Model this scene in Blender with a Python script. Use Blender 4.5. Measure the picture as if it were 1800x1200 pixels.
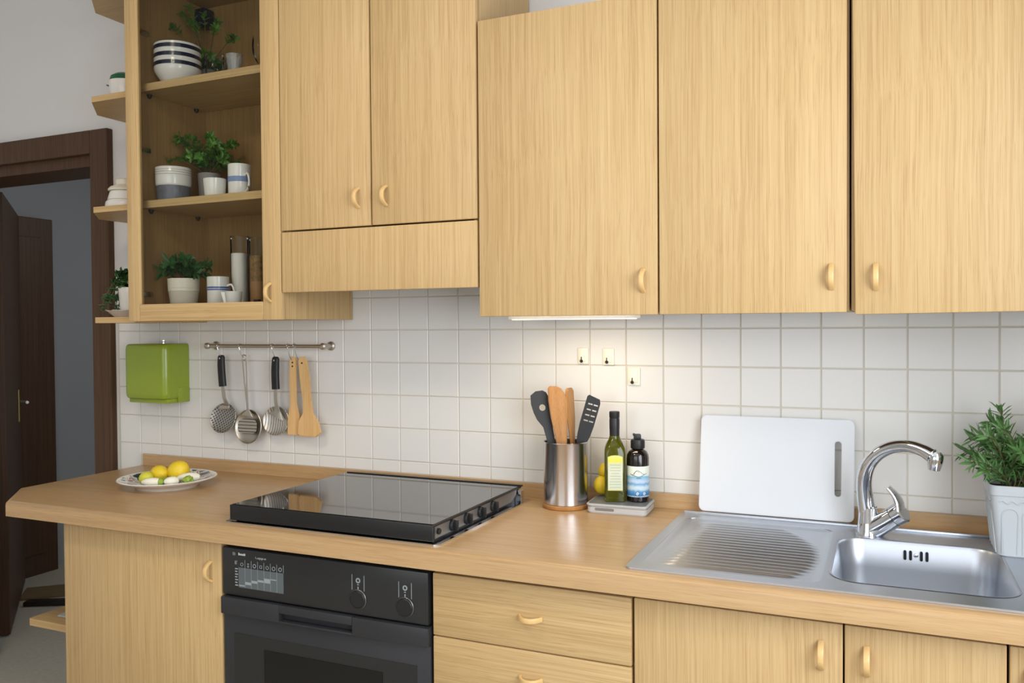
import bpy, bmesh, math, random
from mathutils import Vector, Matrix
random.seed(7)
PI = math.pi
for o in list(bpy.data.objects):
    bpy.data.objects.remove(o, do_unlink=True)
S = bpy.context.scene
C = S.collection

# ---------------------------------------------------------------- camera
cam = bpy.data.cameras.new('camera')
cam.sensor_width = 36.0
cam.lens = 1474.84 / 1800 * 36.0
cam.clip_start = 0.05
co = bpy.data.objects.new('camera', cam)
C.objects.link(co)
R_ = Vector((0.91399205, 0.40566788, -0.00721783))
U_ = Vector((-0.00118978, 0.02046935, 0.99978977))
F_ = Vector((-0.40573035, 0.91379132, -0.01919147))
co.matrix_world = Matrix(((R_.x, U_.x, -F_.x, 1.54461), (R_.y, U_.y, -F_.y, -2.19432), (R_.z, U_.z, -F_.z, 1.40112), (0, 0, 0, 1)))
S.camera = co

# ---------------------------------------------------------------- world, lights, exposure
w = bpy.data.worlds.new('world')
S.world = w
w.use_nodes = True
w.node_tree.nodes['Background'].inputs[0].default_value = (0.75, 0.86, 1.0, 1)
w.node_tree.nodes['Background'].inputs[1].default_value = 1.0
S.view_settings.view_transform = 'Standard'
S.view_settings.look = 'None'
S.view_settings.exposure = -0.04
S.cycles.transparent_max_bounces = 24
S.view_settings.gamma = 1.0
S.view_settings.use_curve_mapping = False

def area(name, loc, target, sx, sy, power, col):
    l = bpy.data.lights.new(name, 'AREA')
    l.shape = 'RECTANGLE'
    l.size, l.size_y, l.energy, l.color = sx, sy, power, col
    o = bpy.data.objects.new(name, l)
    C.objects.link(o)
    o.location = loc
    d = Vector(target) - Vector(loc)
    o.rotation_euler = d.to_track_quat('-Z', 'Y').to_euler()
    return o
# daylight entering through the two windows of the kitchen (right wall, wall behind the camera)
area('daylight_side_window', (2.17, -1.70, 1.60), (0, -1.70, 1.60), 1.60, 1.30, 50, (0.87, 0.935, 1.0))
area('daylight_rear_window', (0.6, -3.42, 1.62), (0.6, 0, 1.62), 1.9, 1.4, 20, (0.95, 0.97, 1.0))
# warm ceiling lamp above the middle of the kitchen
l = bpy.data.lights.new('ceiling_lamp_light', 'AREA')
l.shape = 'DISK'; l.size = 0.42; l.energy = 10; l.color = (1.0, 0.88, 0.70)
lo = bpy.data.objects.new('ceiling_lamp_light', l); C.objects.link(lo); lo.location = (0.1, -1.65, 2.60)
area('hall_fill_light', (-1.3, 1.95, 2.1), (-2.1, 0.5, 0.0), 0.9, 1.2, 10, (1.0, 0.98, 0.95))  # added fill light without a real source, brightens the hallway wall and floor

# ---------------------------------------------------------------- helpers
def srgb(r, g, b):
    f = lambda c: (c / 255 / 12.92) if c / 255 <= 0.04045 else ((c / 255 + 0.055) / 1.055) ** 2.4
    return (f(r), f(g), f(b), 1.0)

def mat(name, col, rough=0.5, metal=0.0, trans=0.0, spec=0.5, ior=1.45, emit=None, coat=0.0, bump=0.0, bscale=200.0, var=0.0, vscale=8.0, sub=0.0, aniso=0.0):
    m = bpy.data.materials.new(name)
    m.use_nodes = True
    nt = m.node_tree
    p = nt.nodes['Principled BSDF']
    p.inputs['Base Color'].default_value = col
    p.inputs['Roughness'].default_value = rough
    p.inputs['Metallic'].default_value = metal
    p.inputs['Transmission Weight'].default_value = trans
    p.inputs['Specular IOR Level'].default_value = spec
    p.inputs['IOR'].default_value = ior
    p.inputs['Coat Weight'].default_value = coat
    if aniso: p.inputs['Anisotropic'].default_value = aniso
    if sub:
        p.inputs['Subsurface Weight'].default_value = sub
        p.inputs['Subsurface Scale'].default_value = 0.01
    if emit:
        p.inputs['Emission Color'].default_value = emit[0]
        p.inputs['Emission Strength'].default_value = emit[1]
    if var or bump:
        tc = nt.nodes.new('ShaderNodeTexCoord')
        n = nt.nodes.new('ShaderNodeTexNoise')
        nt.links.new(tc.outputs['Object'], n.inputs['Vector'])
    if var:
        n.inputs['Scale'].default_value = vscale
        n.inputs['Detail'].default_value = 4
        mx = nt.nodes.new('ShaderNodeMix'); mx.data_type = 'RGBA'
        mx.inputs[6].default_value = [c * (1 - var) for c in col[:3]] + [1]
        mx.inputs[7].default_value = [min(1, c * (1 + var)) for c in col[:3]] + [1]
        nt.links.new(n.outputs['Fac'], mx.inputs[0])
        nt.links.new(mx.outputs[2], p.inputs['Base Color'])
    if bump:
        n2 = nt.nodes.new('ShaderNodeTexNoise'); n2.inputs['Scale'].default_value = bscale
        nt.links.new(tc.outputs['Object'], n2.inputs['Vector'])
        b = nt.nodes.new('ShaderNodeBump'); b.inputs['Strength'].default_value = bump; b.inputs['Distance'].default_value = 0.002
        nt.links.new(n2.outputs['Fac'], b.inputs['Height'])
        nt.links.new(b.outputs['Normal'], p.inputs['Normal'])
    return m

def wood(name, dark, mid, light, axis='z', rough=0.45, fine=800.0, coarse=150.0, stretch=0.009, spec=0.35, bump=0.12):
    """Veneer: long streaks along one axis, fine pores, a little figure."""
    m = bpy.data.materials.new(name); m.use_nodes = True
    nt = m.node_tree; L = nt.links.new
    p = nt.nodes['Principled BSDF']
    p.inputs['Roughness'].default_value = rough
    p.inputs['Specular IOR Level'].default_value = spec
    tc = nt.nodes.new('ShaderNodeTexCoord'); oi = nt.nodes.new('ShaderNodeObjectInfo')
    mul = nt.nodes.new('ShaderNodeVectorMath'); mul.operation = 'MULTIPLY_ADD'
    comb = nt.nodes.new('ShaderNodeCombineXYZ')
    for i in range(3): L(oi.outputs['Random'], comb.inputs[i])
    mul.inputs[1].default_value = (7.3, 3.1, 5.7)
    L(comb.outputs[0], mul.inputs[0]); L(tc.outputs['Object'], mul.inputs[2])
    # gentle wander of the grain lines
    wn = nt.nodes.new('ShaderNodeTexNoise'); wn.inputs['Scale'].default_value = 2.2; wn.inputs['Detail'].default_value = 2
    L(mul.outputs[0], wn.inputs['Vector'])
    wv = nt.nodes.new('ShaderNodeVectorMath'); wv.operation = 'MULTIPLY_ADD'
    wv.inputs[1].default_value = (0.012, 0.012, 0.012)
    L(wn.outputs['Color'], wv.inputs[0]); L(mul.outputs[0], wv.inputs[2])
    def streak(scale, st, detail):
        mp = nt.nodes.new('ShaderNodeMapping')
        sc = [scale] * 3; sc['xyz'.index(axis)] = scale * st
        mp.inputs['Scale'].default_value = sc
        L(wv.outputs[0], mp.inputs['Vector'])
        n = nt.nodes.new('ShaderNodeTexNoise'); n.inputs['Scale'].default_value = 1.0
        n.inputs['Detail'].default_value = detail; n.inputs['Roughness'].default_value = 0.6
        L(mp.outputs[0], n.inputs['Vector']); return n
    a = streak(coarse, stretch, 5); b = streak(fine, stretch * 0.7, 3); c = streak(5.0, 0.18, 2)
    r1 = nt.nodes.new('ShaderNodeValToRGB')
    r1.color_ramp.elements[0].position = 0.30; r1.color_ramp.elements[0].color = dark
    r1.color_ramp.elements[1].position = 0.72; r1.color_ramp.elements[1].color = light
    e = r1.color_ramp.elements.new(0.5); e.color = mid
    ad = nt.nodes.new('ShaderNodeMath'); ad.operation = 'MULTIPLY_ADD'; ad.inputs[1].default_value = 0.62
    s2 = nt.nodes.new('ShaderNodeMath'); s2.operation = 'MULTIPLY_ADD'; s2.inputs[1].default_value = 0.26
    s3 = nt.nodes.new('ShaderNodeMath'); s3.operation = 'MULTIPLY'; s3.inputs[1].default_value = 0.12
    L(c.outputs['Fac'], s3.inputs[0]); L(b.outputs['Fac'], s2.inputs[0]); L(s3.outputs[0], s2.inputs[2])
    L(a.outputs['Fac'], ad.inputs[0]); L(s2.outputs[0], ad.inputs[2])
    L(ad.outputs[0], r1.inputs['Fac'])
    # pores
    r2 = nt.nodes.new('ShaderNodeValToRGB')
    r2.color_ramp.elements[0].position = 0.36; r2.color_ramp.elements[0].color = (0.87, 0.84, 0.80, 1)
    r2.color_ramp.elements[1].position = 0.47; r2.color_ramp.elements[1].color = (1, 1, 1, 1)
    L(b.outputs['Fac'], r2.inputs['Fac'])
    mx = nt.nodes.new('ShaderNodeMix'); mx.data_type = 'RGBA'; mx.blend_type = 'MULTIPLY'; mx.inputs[0].default_value = 1.0
    L(r1.outputs[0], mx.inputs[6]); L(r2.outputs[0], mx.inputs[7]); L(mx.outputs[2], p.inputs['Base Color'])
    bp = nt.nodes.new('ShaderNodeBump'); bp.inputs['Strength'].default_value = bump; bp.inputs['Distance'].default_value = 0.001
    L(b.outputs['Fac'], bp.inputs['Height']); L(bp.outputs['Normal'], p.inputs['Normal'])
    return m

OD, OM, OL = srgb(176, 142, 94), srgb(198, 165, 115), srgb(211, 181, 132)
M = {}
M['oak'] = wood('oak_veneer_upright', OD, OM, OL, 'z')
M['oak_x'] = wood('oak_veneer_level', OD, OM, OL, 'x')
M['oak_y'] = wood('oak_veneer_deep', OD, OM, OL, 'y')
M['top'] = wood('oak_worktop', srgb(170, 134, 90), srgb(187, 152, 108), srgb(198, 165, 122), 'x', rough=0.30, coarse=70, stretch=0.02, spec=0.5, bump=0.04)
M['inside'] = wood('oak_lining_shade_toned', srgb(146, 112, 68), srgb(162, 127, 80), srgb(172, 138, 91), 'z')  # brownish lining oak, taken darker to stand in for shade inside the cabinet
M['beech'] = mat('honey_beech_handle', srgb(222, 184, 124), 0.35, var=0.06, vscale=40, coat=0.2)
M['darkwood'] = wood('dark_walnut_door', srgb(62, 43, 29), srgb(80, 56, 38), srgb(98, 71, 50), 'z', rough=0.5, spec=0.3)
M['tile'] = mat('glazed_white_tile', srgb(224, 221, 215), 0.22, var=0.02, vscale=5, bump=0.05, bscale=30, spec=0.45)
M['grout'] = mat('beige_grout', srgb(204, 196, 180), 0.9, bump=0.2)
M['plaster'] = mat('white_plaster', srgb(222, 219, 216), 0.9, var=0.02, vscale=3, bump=0.08, bscale=120)
M['hallpaint'] = mat('blue_grey_plaster', srgb(158, 160, 162), 0.9, var=0.05, vscale=4, bump=0.08, bscale=90)
M['floor'] = mat('grey_stone_floor', srgb(182, 177, 164), 0.55, var=0.18, vscale=55, bump=0.1, bscale=150)
M['carcass'] = mat('brown_board_edge', srgb(96, 70, 44), 0.6, var=0.05)
M['black'] = mat('black_enamel', srgb(26, 26, 27), 0.38, var=0.05)
M['blackplastic'] = mat('black_plastic', srgb(30, 30, 31), 0.42, bump=0.05)
M['ovenpanel'] = mat('oven_glass_dark', srgb(40, 40, 40), 0.30, var=0.03)
M['ovendoor'] = mat('oven_door_charcoal', srgb(47, 47, 50), 0.40, var=0.04)
M['ovenwindow'] = mat('oven_window_black', srgb(17, 17, 18), 0.14)
M['darkglass'] = mat('smoked_glass_lid', srgb(30, 30, 31), 0.045, spec=1.0, ior=1.75)
M['steel'] = mat('brushed_steel', srgb(206, 207, 210), 0.20, 1.0, bump=0.04, bscale=300)
M['sinksteel'] = mat('satin_sink_steel', srgb(192, 196, 203), 0.36, 1.0, bump=0.03, bscale=400)
M['chrome'] = mat('polished_chrome', srgb(222, 225, 230), 0.06, 1.0)
M['warmsteel'] = mat('stainless_steel_utensil', srgb(192, 186, 176), 0.33, 1.0)
M['greysteel'] = mat('grey_painted_steel', srgb(134, 130, 126), 0.35, 0.6)
M['white'] = mat('white_ceramic', srgb(232, 228, 220), 0.20, coat=0.3)
M['cream'] = mat('cream_ceramic', srgb(224, 215, 196), 0.35)
M['whiteplastic'] = mat('white_polyethylene', srgb(242, 244, 247), 0.38)
_m = M['whiteplastic']; _nt = _m.node_tree; _p = _nt.nodes['Principled BSDF']
_t = _nt.nodes.new('ShaderNodeBsdfTranslucent'); _t.inputs[0].default_value = srgb(240, 242, 244); _x = _nt.nodes.new('ShaderNodeMixShader'); _x.inputs[0].default_value = 0.28
_nt.links.new(_p.outputs[0], _x.inputs[1]); _nt.links.new(_t.outputs[0], _x.inputs[2]); _nt.links.new(_x.outputs[0], _nt.nodes['Material Output'].inputs[0])
M['hookplastic'] = mat('ivory_plastic', srgb(240, 236, 216), 0.4)
M['dark'] = mat('dark_iron', srgb(52, 46, 40), 0.5, 0.4)
M['green'] = mat('olive_green_plastic', srgb(136, 154, 42), 0.30, coat=0.25, var=0.03)
M['navy'] = mat('navy_glaze', srgb(28, 34, 56), 0.25, coat=0.3)
M['blueband'] = mat('blue_glaze', srgb(72, 98, 158), 0.3)
M['paleblue'] = mat('pale_blue_glaze', srgb(128, 144, 184), 0.3)
M['greypot'] = mat('grey_stoneware', srgb(140, 132, 128), 0.5, var=0.04)
M['knit'] = mat('grey_knit_glaze', srgb(104, 106, 114), 0.35, var=0.35, vscale=90, bump=0.6, bscale=160)
M['planter'] = mat('pale_grey_planter', srgb(198, 203, 207), 0.5, var=0.02)
M['soil'] = mat('potting_soil', srgb(60, 45, 32), 0.95, bump=0.5)
M['leaf'] = mat('leaf_green', srgb(78, 122, 42), 0.45, var=0.35, vscale=30)
M['leafdark'] = mat('leaf_deep_green', srgb(44, 84, 36), 0.40, var=0.35, vscale=30)
M['leafgrey'] = mat('leaf_sage_green', srgb(84, 122, 76), 0.45, var=0.3, vscale=40)
M['rosemary'] = mat('leaf_herb_green', srgb(88, 128, 70), 0.45, var=0.35, vscale=35)
M['stem'] = mat('plant_stem', srgb(92, 84, 50), 0.6)
def thin_glass(name, tint, refl):
    m = bpy.data.materials.new(name); m.use_nodes = True; nt = m.node_tree; nt.nodes.clear(); L = nt.links.new
    out = nt.nodes.new('ShaderNodeOutputMaterial'); mx = nt.nodes.new('ShaderNodeMixShader')
    tr = nt.nodes.new('ShaderNodeBsdfTransparent'); tr.inputs[0].default_value = tint
    gl = nt.nodes.new('ShaderNodeBsdfGlossy'); gl.inputs['Roughness'].default_value = 0.02
    lw = nt.nodes.new('ShaderNodeLayerWeight'); lw.inputs['Blend'].default_value = refl
    L(lw.outputs['Fresnel'], mx.inputs[0]); L(tr.outputs[0], mx.inputs[1]); L(gl.outputs[0], mx.inputs[2]); L(mx.outputs[0], out.inputs[0])
    return m
M['glass'] = thin_glass('clear_glass', (0.94, 0.955, 0.955, 1), 0.18)
M['pane'] = thin_glass('thin_glass_pane', (0.93, 0.94, 0.93, 1), 0.12)
M['flour'] = mat('white_flour', srgb(226, 218, 208), 0.95, bump=0.2)
M['grain'] = mat('mixed_seeds', srgb(150, 116, 70), 0.8, var=0.7, vscale=120, bump=0.6)
M['tan'] = mat('tan_meal', srgb(178, 132, 84), 0.85, var=0.12, vscale=20)
M['lemon'] = mat('lemon_peel', srgb(232, 198, 44), 0.42, bump=0.35, bscale=260, var=0.08, vscale=12)
M['lime'] = mat('lime_peel', srgb(204, 200, 62), 0.42, bump=0.3, bscale=260)
M['garlic'] = mat('white_onion_skin', srgb(238, 232, 210), 0.4, var=0.05)
M['sprout'] = mat('pale_green_vegetable', srgb(150, 176, 70), 0.45, var=0.2, vscale=30)
M['spatwood'] = wood('pale_beech_spatula', srgb(206, 160, 100), srgb(222, 180, 122), srgb(232, 194, 140), 'z', coarse=60)
M['bamboo'] = wood('bamboo_spatula', srgb(150, 102, 52), srgb(170, 121, 67), srgb(184, 138, 82), 'z', coarse=60)
M['oliveglass'] = mat('olive_oil_glass', srgb(112, 116, 10), 0.06, trans=0.75, ior=1.47)
M['brownglass'] = mat('dark_amber_bottle', srgb(22, 15, 12), 0.10, coat=0.5)
M['scalegrey'] = mat('grey_scale_plastic', srgb(190, 187, 183), 0.4)
M['scaletop'] = mat('slate_scale_plate', srgb(112, 116, 120), 0.3)
M['print'] = mat('grey_print', srgb(150, 156, 158), 0.5)
M['printdim'] = mat('dim_print', srgb(92, 98, 100), 0.5)
M['printwhite'] = mat('white_print', srgb(206, 208, 208), 0.5)
M['brass'] = mat('aged_brass', srgb(176, 158, 92), 0.3, 1.0)
M['cardboard'] = mat('brown_cardboard', srgb(120, 100, 70), 0.8, var=0.1)
M['paper'] = mat('printed_paper', srgb(176, 184, 178), 0.7, var=0.25, vscale=60)
M['lampglow'] = mat('lamp_diffuser', srgb(255, 240, 214), 0.5, emit=((1.0, 0.80, 0.52, 1), 2.4))
M['ceilglow'] = mat('ceiling_lamp_glass', srgb(255, 246, 228), 0.5, emit=((1.0, 0.86, 0.66, 1), 3.0))

# ---- mesh helpers (everything in world coordinates unless a matrix is given)
MW = {}
def bmnew(): return bmesh.new()

def box(bm, x0, x1, y0, y1, z0, z1, bev=0.0, seg=2):
    r = bmesh.ops.create_cube(bm, size=1.0, matrix=Matrix.Translation(((x0 + x1) / 2, (y0 + y1) / 2, (z0 + z1) / 2)) @ Matrix.Diagonal((x1 - x0, y1 - y0, z1 - z0, 1)))
    if bev:
        es = {e for v in r['verts'] for e in v.link_edges}
        bmesh.ops.bevel(bm, geom=list(es), offset=bev, segments=seg, affect='EDGES', profile=0.5)
    return bm

def lathe(bm, prof, seg=32, M4=None, caps=True):
    """prof: list of (radius, z); revolves about z."""
    rings = []
    T = M4 or Matrix()
    for r, z in prof:
        if r < 1e-5:
            rings.append([bm.verts.new(T @ Vector((0, 0, z)))])
        else:
            rings.append([bm.verts.new(T @ Vector((r * math.cos(2 * PI * i / seg), r * math.sin(2 * PI * i / seg), z))) for i in range(seg)])
    for a, b in zip(rings, rings[1:]):
        for i in range(seg):
            j = (i + 1) % seg
            try:
                if len(a) == 1 and len(b) == 1: continue
                if len(a) == 1: bm.faces.new((a[0], b[j], b[i]))
                elif len(b) == 1: bm.faces.new((a[i], a[j], b[0]))
                else: bm.faces.new((a[i], a[j], b[j], b[i]))
            except ValueError: pass
    if caps:
        if len(rings[0]) > 1: bm.faces.new(list(reversed(rings[0])))
        if len(rings[-1]) > 1: bm.faces.new(rings[-1])
    return bm

def sweep(bm, pts, prof, side=None, scales=None, closed=False):
    """prof: 2-D points (a,b): a along 'side', b along normal. side None -> parallel transport."""
    pts = [Vector(p) for p in pts]
    n = len(pts); rings = []
    prevs = None
    for i, p in enumerate(pts):
        t = (pts[min(i + 1, n - 1)] - pts[max(i - 1, 0)]).normalized()
        if side is not None:
            s = Vector(side); s = (s - t * s.dot(t)).normalized()
        else:
            if prevs is None:
                g = Vector((0, 0, 1)) if abs(t.z) < 0.9 else Vector((1, 0, 0))
                s = t.cross(g).normalized()
            else:
                s = (prevs - t * prevs.dot(t)).normalized()
            prevs = s
        nn = t.cross(s).normalized()
        k = scales[i] if scales else 1.0
        rings.append([bm.verts.new(p + s * a * k + nn * b * k) for a, b in prof])
    m = len(prof)
    for a, b in zip(rings, rings[1:]):
        for i in range(m):
            j = (i + 1) % m
            bm.faces.new((a[i], a[j], b[j], b[i]))
    bm.faces.new(list(reversed(rings[0]))); bm.faces.new(rings[-1])
    return bm

def circ(r, n=10): return [(r * math.cos(2 * PI * i / n), r * math.sin(2 * PI * i / n)) for i in range(n)]
def rect(a, b): return [(-a / 2, -b / 2), (a / 2, -b / 2), (a / 2, b / 2), (-a / 2, b / 2)]
def rrect(w_, h_, r, n=4, cx=0.0, cy=0.0):
    out = []
    for (sx, sy, a0) in ((1, 1, 0), (-1, 1, 90), (-1, -1, 180), (1, -1, 270)):
        for i in range(n + 1):
            a = math.radians(a0 + 90 * i / n)
            out.append((cx + sx * (w_ / 2 - r) + r * math.cos(a), cy + sy * (h_ / 2 - r) + r * math.sin(a)))
    return out

def tube(bm, pts, r, n=10, scales=None): return sweep(bm, pts, circ(r, n), None, scales)

def smooth_path(pts, k=6):
    """Catmull-Rom."""
    P = [Vector(p) for p in pts]; P = [2 * P[0] - P[1]] + P + [2 * P[-1] - P[-2]]
    out = []
    for i in range(1, len(P) - 2):
        for j in range(k):
            t = j / k
            a, b, c, d = P[i - 1], P[i], P[i + 1], P[i + 2]
            out.append(0.5 * ((2 * b) + (c - a) * t + (2 * a - 5 * b + 4 * c - d) * t * t + (3 * b - a - 3 * c + d) * t ** 3))
    out.append(P[-2]); return out

def prism(bm, outline, z0, z1, M4=None, holes=()):
    """Extrude a 2-D outline (x,y) from z0 to z1, with optional holes."""
    T = M4 or Matrix()
    for zz, flip in ((z0, True), (z1, False)):
        es = []
        for lp in [outline] + list(holes):
            vs = [bm.verts.new(T @ Vector((x, y, zz))) for x, y in lp]
            es += [bm.edges.new((vs[i], vs[(i + 1) % len(vs)])) for i in range(len(vs))]
        r = bmesh.ops.triangle_fill(bm, use_beauty=True, use_dissolve=False, edges=es)
    for lp in [outline] + list(holes):
        a = [bm.verts.new(T @ Vector((x, y, z0))) for x, y in lp]
        b = [bm.verts.new(T @ Vector((x, y, z1))) for x, y in lp]
        for i in range(len(lp)):
            j = (i + 1) % len(lp)
            bm.faces.new((a[i], a[j], b[j], b[i]))
    bmesh.ops.remove_doubles(bm, verts=bm.verts[:], dist=1e-6)
    bmesh.ops.recalc_face_normals(bm, faces=bm.faces[:])
    return bm

def blob(bm, c, r, seg=20, M4=None):
    T = Matrix.Translation(c) @ (M4 or Matrix()) @ Matrix.Diagonal((r[0], r[1], r[2], 1))
    bmesh.ops.create_uvsphere(bm, u_segments=seg, v_segments=max(6, seg // 2), radius=1.0, matrix=T)
    return bm

def finish(me, smooth):
    if smooth:
        me.polygons.foreach_set('use_smooth', [True] * len(me.polygons))
        try: me.set_sharp_from_angle(angle=math.radians(38))
        except Exception: pass

def obj(name, bm, m, parent=None, smooth=True, local=False):
    me = bpy.data.meshes.new(name)
    o = bpy.data.objects.new(name, me)
    C.objects.link(o)
    if parent is not None:
        o.parent = parent
        if not local:
            bm.transform(MW[parent.name].inverted())
        MW[o.name] = MW[parent.name] if not local else MW[parent.name]
    else:
        MW[o.name] = Matrix()
    bm.normal_update()
    bm.to_mesh(me); bm.free()
    finish(me, smooth)
    me.materials.append(M[m] if isinstance(m, str) else m)
    return o

def tag(o, label, cat, group=None):
    o['label'] = label; o['category'] = cat
    if group: o['group'] = group
    return o

def thing(name, label, cat, loc=(0, 0, 0), rz=0.0, group=None):
    o = bpy.data.objects.new(name, None)
    o.empty_display_size = 0.05
    C.objects.link(o)
    o.location = loc; o.rotation_euler = (0, 0, rz)
    MW[o.name] = Matrix.Translation(loc) @ Matrix.Rotation(rz, 4, 'Z')
    return tag(o, label, cat, group)

def single(name, bm, m, label, cat, loc, group=None, smooth=True):
    """A thing that is one mesh; the mesh is built in world coordinates, the origin is put at loc."""
    bm.transform(Matrix.Translation(-Vector(loc)))
    o = obj(name, bm, m, None, smooth); o.location = loc
    MW[o.name] = Matrix.Translation(loc)
    return tag(o, label, cat, group)

def struct(name, bm, m, parent=None, smooth=False):
    o = obj(name, bm, m, parent, smooth)
    if parent is None: o['kind'] = 'structure'
    return o

# ================================================================ ROOM SHELL
ZC = 2.78
bm = bmnew(); box(bm, -3.4, 2.9, -3.7, 2.2, -0.06, 0.0); struct('floor', bm, 'floor')
bm = bmnew(); box(bm, -3.4, 2.9, -3.7, 2.2, ZC, ZC + 0.06); struct('ceiling', bm, 'plaster')
bm = bmnew()
box(bm, -1.05, 2.78, 0.006, 0.17, 0, ZC); box(bm, -1.98, -1.05, 0.006, 0.17, 2.06, ZC); box(bm, -2.60, -1.98, 0.006, 0.17, 0, ZC)
wall_back = struct('wall_back', bm, 'plaster')
bm = bmnew()   # right wall with a window opening
wy0, wy1, wz0, wz1 = -2.55, -0.85, 0.92, 2.28
XR = 2.20
box(bm, XR, XR + 0.16, -3.6, wy0, 0, ZC); box(bm, XR, XR + 0.16, wy1, 0.0, 0, ZC)
box(bm, XR, XR + 0.16, wy0, wy1, 0, wz0); box(bm, XR, XR + 0.16, wy0, wy1, wz1, ZC)
struct('wall_right', bm, 'plaster')
bm = bmnew()   # wall behind the camera with a wide window
box(bm, -2.6, -0.40, -3.62, -3.46, 0, ZC); box(bm, 1.60, 2.36, -3.62, -3.46, 0, ZC)
box(bm, -0.40, 1.60, -3.62, -3.46, 0, 0.88); box(bm, -0.40, 1.60, -3.62, -3.46, 2.36, ZC)
struct('wall_front', bm, 'plaster')
bm = bmnew(); box(bm, -2.60, -2.50, -3.6, 0.006, 0, ZC); struct('wall_left', bm, 'plaster')
for nm, (x0, x1, y0, y1, z0, z1) in (('window_1', (XR - 0.01, XR + 0.06, wy0, wy1, wz0, wz1)), ('window_2', (-0.40, 1.60, -3.53, -3.46, 0.88, 2.36))):
    bm = bmnew(); t = 0.06
    if nm == 'window_1':
        box(bm, x0, x1, y0, y0 + t, z0, z1); box(bm, x0, x1, y1 - t, y1, z0, z1)
        box(bm, x0, x1, y0, y1, z0, z0 + t); box(bm, x0, x1, y0, y1, z1 - t, z1); c = (y0 + y1) / 2; box(bm, XR - 0.06, XR - 0.035, c - 0.03, c + 0.03, z0, z1)
    else:
        box(bm, x0, x0 + t, y0, y1, z0, z1); box(bm, x1 - t, x1, y0, y1, z0, z1)
        box(bm, x0, x1, y0, y1, z0, z0 + t); box(bm, x0, x1, y0, y1, z1 - t, z1); c = (x0 + x1) / 2; box(bm, c - 0.04, c + 0.04, -3.42, -3.36, z0, z1)
    struct(nm, bm, 'white')
# hallway beyond the doorway
bm = bmnew(); box(bm, -3.40, -2.95, 0.17, 2.2, 0, ZC); struct('wall_hall', bm, 'hallpaint')
bm = bmnew(); box(bm, -2.95, 2.9, 2.05, 2.2, 0, ZC); struct('wall_hall_end', bm, 'hallpaint')

# ---- wall tiles: each tile its own piece, grout recessed behind
XS = [-0.984, -0.8824, -0.7869, -0.6953, -0.5996, -0.5009, -0.4019, -0.3042, -0.2058, -0.1090, -0.0084, 0.0929, 0.1938, 0.2953, 0.3967, 0.4991, 0.6021, 0.7029, 0.8041, 0.9066, 1.0084, 1.1088, 1.2084, 1.3066, 1.4018, 1.4987, 1.5944, 1.6900, 1.7841, 1.878, 1.972, 2.066]
ZS = [0.89, 0.99, 1.09, 1.19, 1.29, 1.39, 1.49, 1.59]
bm = bmnew(); box(bm, -0.99, 2.07, 0.0022, 0.0062, 0.88, 1.425); box(bm, -0.02, 0.66, 0.0022, 0.0062, 1.425, 1.60)
struct('grout', bm, 'grout', wall_back)
tmesh = {}
for i in range(len(XS) - 1):
    for j in range(len(ZS) - 1):
        if j == 6 and not (10 <= i <= 15): continue
        z0, z1 = ZS[j], ZS[j + 1]
        if i < 4 and j == 5: z1 = 1.425
        key = (i, round(z1 - z0, 4))
        wd, ht = XS[i + 1] - XS[i] - 0.0026, z1 - z0 - 0.0026
        if key not in tmesh:
            b_ = bmnew(); box(b_, -wd / 2, wd / 2, 0.0, 0.006, -ht / 2, ht / 2)
            fe = [e for e in b_.edges if all(v.co.y < 0.001 for v in e.verts)]
            bmesh.ops.bevel(b_, geom=fe, offset=0.0014, segments=1, affect='EDGES')
            me = bpy.data.meshes.new('tile'); b_.to_mesh(me); b_.free(); me.materials.append(M['tile']); tmesh[key] = me
        o = bpy.data.objects.new('tile', tmesh[key]); C.objects.link(o); o.parent = wall_back
        o.location = ((XS[i] + XS[i + 1]) / 2, random.uniform(-0.0003, 0.0003), (z0 + z1) / 2)
        o.rotation_euler = (random.uniform(-.003, .003), 0, random.uniform(-.003, .003))

# ---- doorway: dark wooden casing, open leaf, second door in the hall
bm = bmnew()
box(bm, -1.092, -1.004, -0.022, 0.006, 0, 2.12, 0.004); box(bm, -1.905, -1.092, -0.0215, 0.006, 2.035, 2.120, 0.003)
box(bm, -1.985, -1.905, -0.022, 0.006, 0, 2.12, 0.004)
box(bm, -1.105, -1.052, 0.004, 0.18, 0, 2.058); box(bm, -1.93, -1.105, 0.004, 0.18, 1.995, 2.058); box(bm, -1.978, -1.93, 0.004, 0.18, 0, 2.058)
struct('trim_1', bm, 'darkwood')
bm = bmnew()
A, B = Vector((-2.10, 0.35, 0)), Vector((-2.80, 0.93, 0))
dv = (B - A).normalized(); nv = Vector((dv.y, -dv.x, 0)) * -1
T = Matrix(((dv.x, nv.x, 0, A.x), (dv.y, nv.y, 0, A.y), (0, 0, 1, 0), (0, 0, 0, 1)))
Ld = (B - A).length; HS = Ld * 0.72
box(bm, 0, Ld, 0, 0.042, 0.008, 2.02, 0.003)
bm.transform(T); leaf = struct('door_1', bm, 'darkwood')
s_ = -1 if nv.x < 0 else 1
bm = bmnew(); y_ = 0.0 if (nv.x < 0) else 0.042; yo = -0.006 if (nv.x < 0) else 0.048
box(bm, HS - 0.02, HS + 0.02, min(y_, yo), max(y_, yo), 0.915, 1.085, 0.002); bm.transform(T); struct('handle_plate', bm, 'brass', leaf)
bm = bmnew(); sgn = -1 if nv.x < 0 else 1
tube(bm, [(HS, y_, 1.02), (HS, y_ + sgn * 0.045, 1.02)], 0.009); tube(bm, [(HS - 0.065, y_ + sgn * 0.045, 1.02), (HS + 0.005, y_ + sgn * 0.045, 1.02)], 0.008)
bm.transform(T); struct('lever', bm, 'chrome', leaf)
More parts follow.
